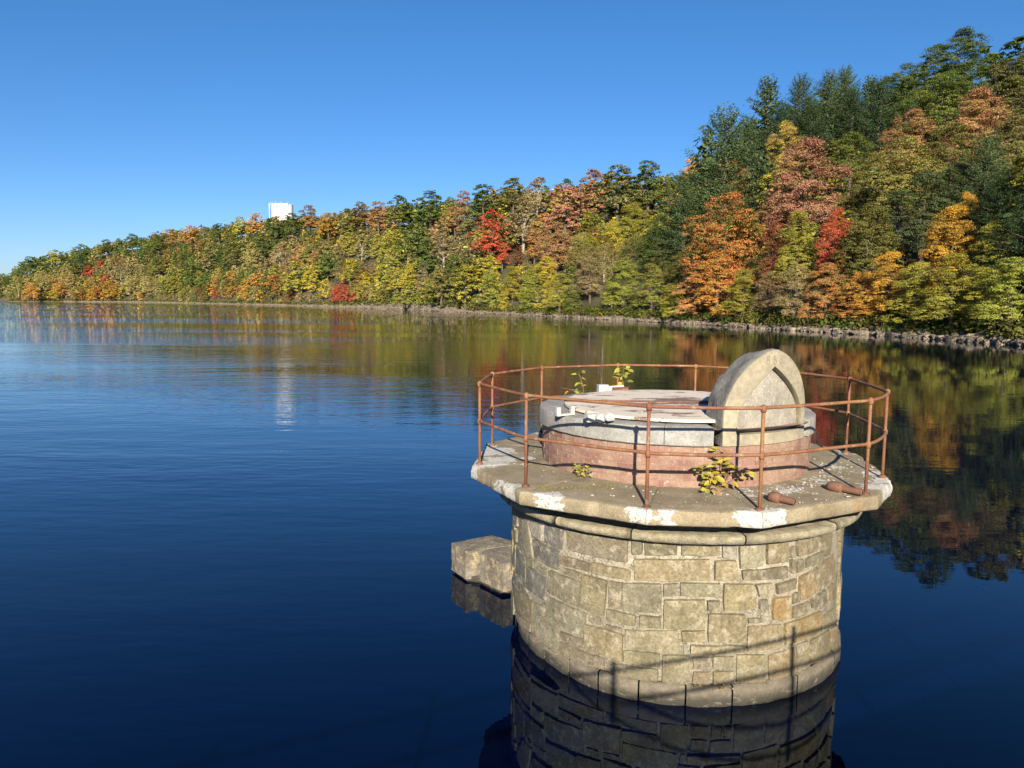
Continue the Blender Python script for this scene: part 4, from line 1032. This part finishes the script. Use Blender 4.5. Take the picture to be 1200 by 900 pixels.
# arched date stone: its face follows the drum, its back is rough
AX0, AY0, AX1, AY1 = 0.197, -1.700, 1.352, -1.088
ux, uy = AX1-AX0, AY1-AY0; WA = hypot(ux, uy); ux /= WA; uy /= WA; nx, ny = uy, -ux     # outward normal
ZA0, ZA1, ZS = ZC+0.004, 3.925, 3.17
def halfw(z):
    if z <= ZS: return 0.5
    t_ = min(1, (z-ZS)/(ZA1-ZS)); return 0.5*(max(0, 1-t_**1.9)**0.63)
def apt(u, z, depth, lean=0.34):
    """u -0.5..0.5 across the face, depth into the stone"""
    bulge = 0.115*(1-(2*u)**2) if z < 9 else 0
    px = (AX0+AX1)/2+ux*WA*u+nx*(bulge-depth)-ux*depth*(-lean); py = (AY0+AY1)/2+uy*WA*u+ny*(bulge-depth)-uy*depth*(-lean)
    return (px, py, z)
def outline(n=64, inset=0.0):
    P = []
    for k in range(n+1):
        s_ = k/n
        if s_ < 0.2: u, z = -0.5, ZA0+(ZS-ZA0)*s_/0.2
        elif s_ > 0.8: u, z = 0.5, ZA0+(ZS-ZA0)*(1-s_)/0.2
        else:
            th = pi*(1-(s_-0.2)/0.6); z = ZS+(ZA1-ZS)*max(0, sin(th))**0.96; u = (1 if cos(th) > 0 else -1)*halfw(z)
            if abs(cos(th)) < 0.15: u = 0.5*cos(th)*1.15; 
        P.append((u, z))
    return P
def inner(n=64):
    """pointed recess of the face"""
    P = []; lo, hi = -0.375, 0.425; mid = 0.0; zb, zs_, za = 2.965, 3.12, 3.735
    for k in range(n+1):
        s_ = k/n
        if s_ < 0.2: P.append((lo, zb+(zs_-zb)*s_/0.2))
        elif s_ > 0.8: P.append((hi, zb+(zs_-zb)*(1-s_)/0.2))
        else:
            q = (s_-0.2)/0.6; side = q < 0.5; w_ = (q if side else 1-q)*2; z = zs_+(za-zs_)*sin(w_*pi/2*0.86)/sin(pi/2*0.86); e = mid-lo if side else hi-mid
            f = (1-((z-zs_)/(za-zs_))**1.75)
            P.append((mid-e*f if side else mid+e*f, z))
    return P
n = 64; OUT = outline(n); INN = inner(n)
mb = MB()
rings = []
# back edge to front edge to face to recess
deps = [(0.50, 0.0), (0.42, 0.0), (0.34, 0.0), (0.26, 0.0), (0.17, 0.0), (0.09, 0.0), (0.012, 0.0), (0.0, 0.006)]
V = []
for (dp, ins) in deps:
    for (u, z) in OUT:
        zz = max(z-(ins if z > ZS else 0), ZA0); uu = u*(1-ins*1.2)
        rough = min(1, dp/0.2)
        q = Vector(apt(uu, zz, dp))
        k_ = nz(q.x*6+3, q.y*6, q.z*6)*0.045*rough+nz(q.x*19, q.y*19, q.z*19)*0.016*rough
        fall = max(0, dp-0.2)*0.16
        c_ = Vector(apt(0, min(zz, 3.1), dp)); dirv = (q-c_); L_ = dirv.length
        if L_ > 1e-3: q += dirv/L_*(k_-fall*(L_/0.8))
        q.z = max(q.z, ZA0)
        V.append(tuple(q))
for f in (0.25, 0.5, 0.75, 1.0):
    for (o_, i_) in zip(OUT, INN):
        u = o_[0]*(1-0.024)*(1-f)+i_[0]*f; zz = (o_[1]-(0.02 if o_[1] > ZS else 0))*(1-f)+i_[1]*f
        V.append(apt(u, zz, 0.0))
for (dp, sc_) in ((0.008, 0.99), (0.105, 0.975)):
    for (u, z) in INN: V.append(apt(0.06+(u-0.06)*sc_, 2.97+(z-2.97)*sc_+0.0, dp))
mb.grid(V, n+1, len(deps)+6)
# close the sill strip below the recess and the bottom
b0 = len(mb.v); NU = 24
for (z, dp) in ((ZA0, 0.0), (2.90, 0.0), (2.93, 0.0), (2.965, 0.0), (2.968, 0.105)):
    for k in range(NU+1):
        u = (-0.488+0.976*k/NU) if z < 2.95 else (-0.375+0.80*k/NU); mb.v.append(apt(u, z, dp))
for j in range(4):
    for k in range(NU):
        a_ = b0+j*(NU+1)+k; mb.f.append((a_, a_+1, a_+NU+2, a_+NU+1))
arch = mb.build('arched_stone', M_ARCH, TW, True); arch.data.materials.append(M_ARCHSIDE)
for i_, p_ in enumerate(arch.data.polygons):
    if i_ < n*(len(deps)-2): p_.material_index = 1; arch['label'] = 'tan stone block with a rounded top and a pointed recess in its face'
arch.data.set_sharp_from_angle(angle=radians(38))
# recess floor and rough back as fans of quads
mb = MB(); R_ = [(0.06+(u-0.06)*0.98, 2.968+(z-2.968)*0.98) for u, z in INN]
rows = 16; V = []
for j in range(rows+1):
    z = 2.968+(3.722-2.968)*j/rows
    L = [p for p in R_[:n//2+1]]; lu = float(np.interp(z, [p[1] for p in L], [p[0] for p in L]))
    L = [p for p in R_[n//2:]][::-1]; ru = float(np.interp(z, [p[1] for p in L], [p[0] for p in L]))
    for k in range(17):
        u = lu+(ru-lu)*k/16; q = apt(u, z, 0.105+0.004*nz(u*20, z*20)); V.append(q)
mb.grid(V, 17, rows+1); mb.build('recess_panel', M_PANEL, TW, True)
mb = MB(); V = []
for j in range(rows+1):
    z = ZA0+(ZA1-0.02-ZA0)*j/rows; hw = max(0.02, halfw(z)*0.985)
    for k in range(17):
        u = -hw+2*hw*k/16; q = Vector(apt(u, z, 0.50+0.06*nz(u*9, z*5))); c_ = Vector(apt(0, min(z, 3.1), 0.5)); dv = q-c_
        q -= dv*(0.30*0.16)/0.8; V.append(tuple(q))
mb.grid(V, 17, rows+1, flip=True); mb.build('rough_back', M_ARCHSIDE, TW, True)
# worn carved numerals above the recess
for k, uc_ in enumerate((-0.085, -0.005, 0.075)):
    for (dz, rr) in ((0.026, 0.019), (-0.022, 0.024)):
        mb = MB(); cz = 3.808-0.012*k*0
        for i in range(15):
            th = 2*pi*i/14
            for r2 in (rr-0.005, rr+0.005): mb.v.append(apt(uc_+r2*cos(th)/WA*1.0, cz+dz+r2*sin(th), -0.0025))
        for i in range(14):
            if (i*7+k*3+int(dz > 0)) % 9 in (2, 5): continue
            mb.f.append((2*i, 2*i+1, 2*i+3, 2*i+2))
        mb.build('carved_numeral', M_CARVE, arch)

# ------------------------------------------------------------------ guard rail round the deck
RL = add('guard_rail', None, label='rusty two-bar pipe railing standing round the edge of the tower deck', category='railing'); RL.location = (CX, CY, ZD)
H1, H2 = 1.05, 0.565
PP = [(POST_R[i]*cos(radians(POST_A[i])), POST_R[i]*sin(radians(POST_A[i]))) for i in range(12)]
def collar(p, z, r=0.031, h=0.045):
    mb = MB(); mb.tube([(p[0], p[1], z-h), (p[0], p[1], z-h*0.5), (p[0], p[1], z), (p[0], p[1], z+h*0.5), (p[0], p[1], z+h*0.8)], [0.024, r, r*1.05, r*0.95, 0.008], 10); return mb
for i, p in enumerate(PP):
    zb = -0.13 if i in (1, 2) else -0.02
    mb = MB(); lean = (nz(i*3.3, 1)*0.012, nz(i*5.1, 4)*0.012)
    mb.tube([(p[0]+lean[0], p[1]+lean[1], zb), (p[0], p[1], H2), (p[0], p[1], H1)], 0.0185, 10)
    post = mb.build('post', M_RUST, RL, True)
    collar(p, H1).build('rail_fitting', M_RUST, post, True); collar(p, H2, 0.029).build('rail_fitting', M_RUST, post, True)
    mb = MB(); zf = 0.0 if i not in (1, 2) else -0.012; mb.tube([(p[0], p[1], zf-0.02), (p[0], p[1], zf+0.014), (p[0], p[1], zf+0.03)], [0.05, 0.045, 0.024], 12); mb.build('base_flange', M_RUSTD, post, True)
    q = PP[(i+1) % 12]
    for zz in (H1, H2):
        dv = Vector((q[0]-p[0], q[1]-p[1])); L_ = dv.length; path = []
        pr_, nx_ = PP[i-1], PP[(i+2) % 12]
        def cr(t_, A, B, C_, D): return 0.5*((2*B)+(-A+C_)*t_+(2*A-5*B+4*C_-D)*t_*t_+(-A+3*B-3*C_+D)*t_**3)
        for k in range(13):
            t_ = k/12; lx, ly = p[0]+dv.x*t_, p[1]+dv.y*t_
            sx, sy = cr(t_, pr_[0], p[0], q[0], nx_[0]), cr(t_, pr_[1], p[1], q[1], nx_[1])
            f = 0.55 if L_ < 1.15 else 0.22
            path.append((lx+(sx-lx)*f, ly+(sy-ly)*f, zz+0.004*nz(k*.5+i, zz)))
        mb = MB(); mb.tube(path, 0.0185, 10, caps=False); mb.build('rail', M_RUST, RL, True)

# pipe stubs lying on the deck
def stub(x0, y0, x1, y1, lab):
    P0, P1 = Vector((CX+x0, CY+y0, ZD+0.05)), Vector((CX+x1, CY+y1, ZD+0.045)); d = (P1-P0)
    r = add('pipe_stub', None, label=lab, category='pipe', group='pipe stubs on the tower deck'); r.location = P0
    mb = MB(); mb.tube([(0, 0, 0)]+[tuple(d*f) for f in (0.05, 0.35, 0.9)], [0.03, 0.058, 0.062, 0.058][:4], 14); mb.v = [(v[0], v[1], v[2]) for v in mb.v]
    mb2 = MB(); mb2.tube([(0, 0, 0), tuple(d*0.10), tuple(d*0.40), tuple(d*0.46)], [0.030, 0.058, 0.058, 0.045], 14); mb2.build('coupling', M_RUSTD, r, True)
    mb3 = MB(); mb3.tube([tuple(d*0.42), tuple(d*1.0)], 0.038, 14, caps=False); mb3.tube([tuple(d*1.0), tuple(d*1.0+d.normalized()*0.001), tuple(d*0.8)], [0.038, 0.030, 0.030], 14, caps=False); mb3.build('pipe', M_RUSTD, r, True)
stub(0.57, -2.22, 0.77, -2.43, 'rusty pipe stub lying on the deck nearest the front railing post')
stub(1.40, -1.72, 1.66, -2.02, 'rusty pipe stub lying on the deck near the right corner posts')

# paint and mortar flakes
mb = MB(); rg = random.Random(3)
for _ in range(420):
    a = rg.choice([rg.uniform(-100, 0), rg.uniform(-75, -10), rg.uniform(-180, 180)]); r = rg.uniform(1.85, 2.62) if rg.random() < .6 else 1.85+abs(rg.gauss(0, .14))
    if r > 2.6: continue
    s = rg.choice([0.004, 0.006, 0.009, 0.015]); p = Vector(cyl(a, r, ZD+0.004)); b_ = len(mb.v); k = rg.randint(4, 6); t0 = rg.uniform(0, 6)
    for zz in (0, s*0.5):
        for i in range(k): mb.v.append((CX+p.x+s*rg.uniform(.6, 1.3)*cos(t0+2*pi*i/k), CY+p.y+s*rg.uniform(.6, 1.3)*sin(t0+2*pi*i/k), p.z+zz*rg.uniform(.6, 1.3)-0.002))
    mb.f.append(tuple(b_+k+i for i in range(k)))
    for i in range(k): mb.f.append((b_+i, b_+(i+1) % k, b_+k+(i+1) % k, b_+k+i))
mb.build('paint_flakes', M_WHITE, kind='stuff', label='pale flakes of paint and mortar scattered over the tower deck', category='debris')

# little plants rooted in the joints
def leafmat(name, c1, c2):
    m, t, b = newmat(name); g = t.nodes.new('ShaderNodeNewGeometry')
    c = mix(t, g.outputs['Random Per Island'], c1, c2); t.links.new(c, b.inputs['Base Color']); b.inputs['Roughness'].default_value = 0.6; return m
M_YL = leafmat('yellow_leaf', (0.36, 0.27, 0.022), (0.22, 0.19, 0.025)); M_GL = leafmat('yellow_green_leaf', (0.22, 0.21, 0.035), (0.12, 0.13, 0.03)); M_DL = leafmat('withered_leaf', (0.07, 0.035, 0.02), (0.28, 0.19, 0.08)); M_STEM = bark('plant_stem', (0.20, 0.13, 0.08))
def leaf(mb, p, d, n_, L, W_):
    d = d.normalized(); s = d.cross(n_).normalized(); n_ = s.cross(d)
    b_ = len(mb.v)
    for (f, w_, h_) in ((0, 0, 0), (.3, .5, .06), (.3, -.5, .06), (.3, 0, 0), (.65, .42, .02), (.65, -.42, .02), (.65, 0, -.03), (1, 0, -.12)):
        mb.v.append(tuple(p+d*L*f+s*W_*w_+n_*L*h_))
    mb.f += [(b_, b_+3, b_+1), (b_, b_+2, b_+3), (b_+1, b_+3, b_+6, b_+4), (b_+3, b_+2, b_+5, b_+6), (b_+4, b_+6, b_+7), (b_+6, b_+5, b_+7)]
def plant(loc, stems, lab, mats, seed, L=0.07, per=12, name='sapling'):
    rg = random.Random(seed); r = add(name, None, label=lab, category='plant'); r.location = loc
    st = MB(); groups = [MB() for _ in mats]
    for (dx, dy, h, nl) in stems:
        pth = [Vector((0, 0, -0.01)), Vector((dx*.3, dy*.3, h*.45)), Vector((dx*.7, dy*.7, h*.8)), Vector((dx, dy, h))]
        st.tube(pth, [0.006, 0.005, 0.0035, 0.002], 6)
        for i in range(nl):
            f = rg.uniform(.3, 1)**.8; k = min(2, int(f*3)); p = pth[k].lerp(pth[k+1], f*3-k)
            a = rg.uniform(0, 2*pi); d = Vector((cos(a), sin(a), rg.uniform(-.7, .5))); off = d*rg.uniform(0.01, 0.09)
            st.tube([p, p+off], 0.0015, 4, caps=False)
            leaf(groups[rg.choices(range(len(mats)), [6, 3, 2][:len(mats)])[0]], p+off, d, Vector((rg.uniform(-.5, .5), -0.7, 1)), L*rg.uniform(.6, 1.2), L*rg.uniform(.45, .75))
    st.build('stem', M_STEM, r)
    for g_, mm in zip(groups, mats):
        if g_.v: g_.build('leaves', mm, r, kind='stuff')
plant((CX+0.20, CY-1.74, ZD), [(-0.05, -0.03, .50, 14), (0.06, -.02, .40, 10), (-0.26, -0.12, .26, 22), (-0.16, -0.16, .20, 14), (0.16, -0.05, .28, 13), (-0.2, -0.2, .10, 10), (0.3, -.02, .22, 7)], 'yellow-leaved sapling growing at the foot of the pink drum below the arched stone', [M_YL, M_DL, M_GL], 1, 0.095)
plant((CX-1.33, CY-1.22, ZD), [(0, 0, .17, 18), (.04, -.03, .10, 10), (-.03, 0, .12, 8)], 'small yellow-green weed at the foot of the drum behind the left front post', [M_GL, M_YL], 2, 0.05, name='weed')
mb = MB(); rg = random.Random(9)
for _ in range(380):
    t_ = rg.random(); a = -138+t_*16+rg.gauss(0, 1.2); r = 2.62-0.75*t_+rg.gauss(0, .03); p = Vector(cyl(a, r, ZD)); p.x += CX; p.y += CY
    leaf(mb, p, Vector((rg.uniform(-1, 1), rg.uniform(-1, 1), rg.uniform(.3, 1.5))), Vector((0, 0, 1)), rg.uniform(.01, .03), .006)
mb.build('moss_strip', M_GL, kind='stuff', label='strip of mossy tufts in the deck joint from the left front post to the drum', category='moss')
plant((CX-1.08, CY+1.50, ZT), [(-0.10, 0, .34, 9), (-.05, .05, .16, 4), (-.36, -.05, .08, 4)], 'thin yellow sapling at the back edge of the granite top, leftmost of the three there', [M_YL, M_GL], 4, 0.10)
plant((CX-0.80, CY+1.55, ZT), [(-0.02, 0, .30, 4)], 'spindly grey-stemmed seedling behind the white hinge bracket at the back', [M_GL], 5, 0.06, name='seedling')
plant((CX-0.50, CY+1.52, ZT), [(0.03, 0, .42, 12), (.08, .03, .28, 6), (.12, 0, .10, 3)], 'taller yellow sapling at the back of the granite top, right of the white bracket', [M_YL, M_GL], 6, 0.12)
plant((CX-0.16, CY-2.2, 0.21), [(0, -.04, .07, 5)], 'tiny yellow-green weed in the waterline joint of the tower, left of an orange one', [M_GL], 7, 0.03, name='weed')
plant((CX+0.18, CY-2.2, 0.23), [(0, -.04, .07, 6), (-.04, -.04, .05, 4)], 'tiny orange and dark weed in the waterline joint of the tower', [M_DL, M_YL], 8, 0.035, name='weed')

# low stone pier beside the tower
PR = add('stone_pier', None, label='low pier of two stone blocks standing in the water left of the tower', category='pier'); PR.location = (-0.4, 12.0, 0)
def prism(poly, z0, z1, mat, name, seed):
    mb = MB(); n_ = len(poly); pts = []
    dense = []
    for i in range(n_):
        a_, b_ = Vector(poly[i]), Vector(poly[(i+1) % n_]); k = max(3, int((b_-a_).length/0.07))
        dense += [a_.lerp(b_, j/k) for j in range(k)]
    c_ = sum((Vector(p) for p in poly), Vector((0, 0)))/n_; nd = len(dense)
    rows = [(0.0, z0-0.05), (0, z0)]+[(0, z0+(z1-z0)*f) for f in (.2, .4, .6, .8, .93)]+[(0.006, z1-0.004), (0.020, z1), (0.2, z1+.004), (0.5, z1+.006), (0.8, z1+.004), (0.999, z1)]
    for ins, z in rows:
        for p in dense:
            dv = c_-p; L_ = dv.length
            q = p+(dv*ins if ins > 0.1 else dv/L_*ins); nn = nz(q.x*4+seed, q.y*4, z*4)*0.014+nz(q.x*14, q.y*14+seed, z*14)*0.008
            q2 = q-dv/L_*nn if ins < 0.1 else q
            mb.v.append((q2.x+0.4, q2.y-12.0, z+(nz(q.x*5, q.y*5, seed)*0.012 if ins > .02 else 0)))
    for j in range(len(rows)-1):
        for i in range(nd):
            a_ = j*nd+i; b_ = j*nd+(i+1) % nd; mb.f.append((a_, b_, b_+nd, a_+nd))
    o = mb.build(name, mat, PR, True); o.data.set_sharp_from_angle(angle=radians(45)); return o
prism([(-.98, 12.33), (-.72, 11.88), (-.53, 11.93), (-.44, 12.02), (.22, 12.3), (-.33, 12.76)], 0.09, 0.50, M_BLOCK, 'block', 1)
prism([(-.49, 11.78), (-.12, 11.30), (.12, 11.42), (.62, 11.9), (.24, 12.28), (-.43, 12.0)], 0.11, 0.50, M_BLOCK, 'block', 5)
prism([(-.93, 12.32), (-.70, 11.93), (-.5, 11.86), (-.16, 11.42), (.3, 11.5), (.6, 11.9), (.2, 12.3), (-.33, 12.7)], -1.0, 0.085, M_PLINTH, 'footing', 9)

# ------------------------------------------------------------------ footbridge the photograph was taken from (its railing throws the shadows on the tower)
BR = add('footbridge', None, label='concrete footbridge with a pipe railing where the photographer stands', category='footbridge'); BR.location = (0.98, 0.91, 0)
th = atan2(1.0, 2.07); ex, ey = cos(th), sin(th); bx_, by_ = ey, -ex     # along, and back towards the photographer
def bp_(s_, t_, z): return (s_*ex+t_*bx_, s_*ey+t_*by_, z)
mb = MB(); mb.box(bp_(0, 0.85, 2.27), (42, 1.9, 0.16), th); mb.build('bridge_deck', M_DECK, BR)
for t_ in (0.35, 1.35):
    mb = MB(); mb.box(bp_(0, t_, 2.02), (42, 0.16, 0.34), th); mb.build('girder', M_RUSTD, BR)
for side_t in (0.0, 1.7):
    for zz in (3.42, 3.05, 2.70):
        mb = MB(); mb.tube([bp_(-21, side_t, zz), bp_(21, side_t, zz)], 0.024, 8); mb.build('handrail', M_RUST, BR)
    for k in range(-9, 10):
        mb = MB(); mb.tube([bp_(k*2.29, side_t, 2.1), bp_(k*2.29, side_t, 3.54)], 0.03, 8); mb.build('rail_post', M_RUST, BR)

for o in bpy.data.objects:
    if 'label' in o and not 4 <= len(o['label'].replace('-', ' ').split()) <= 16: print('LABEL', o.name, o['label'])
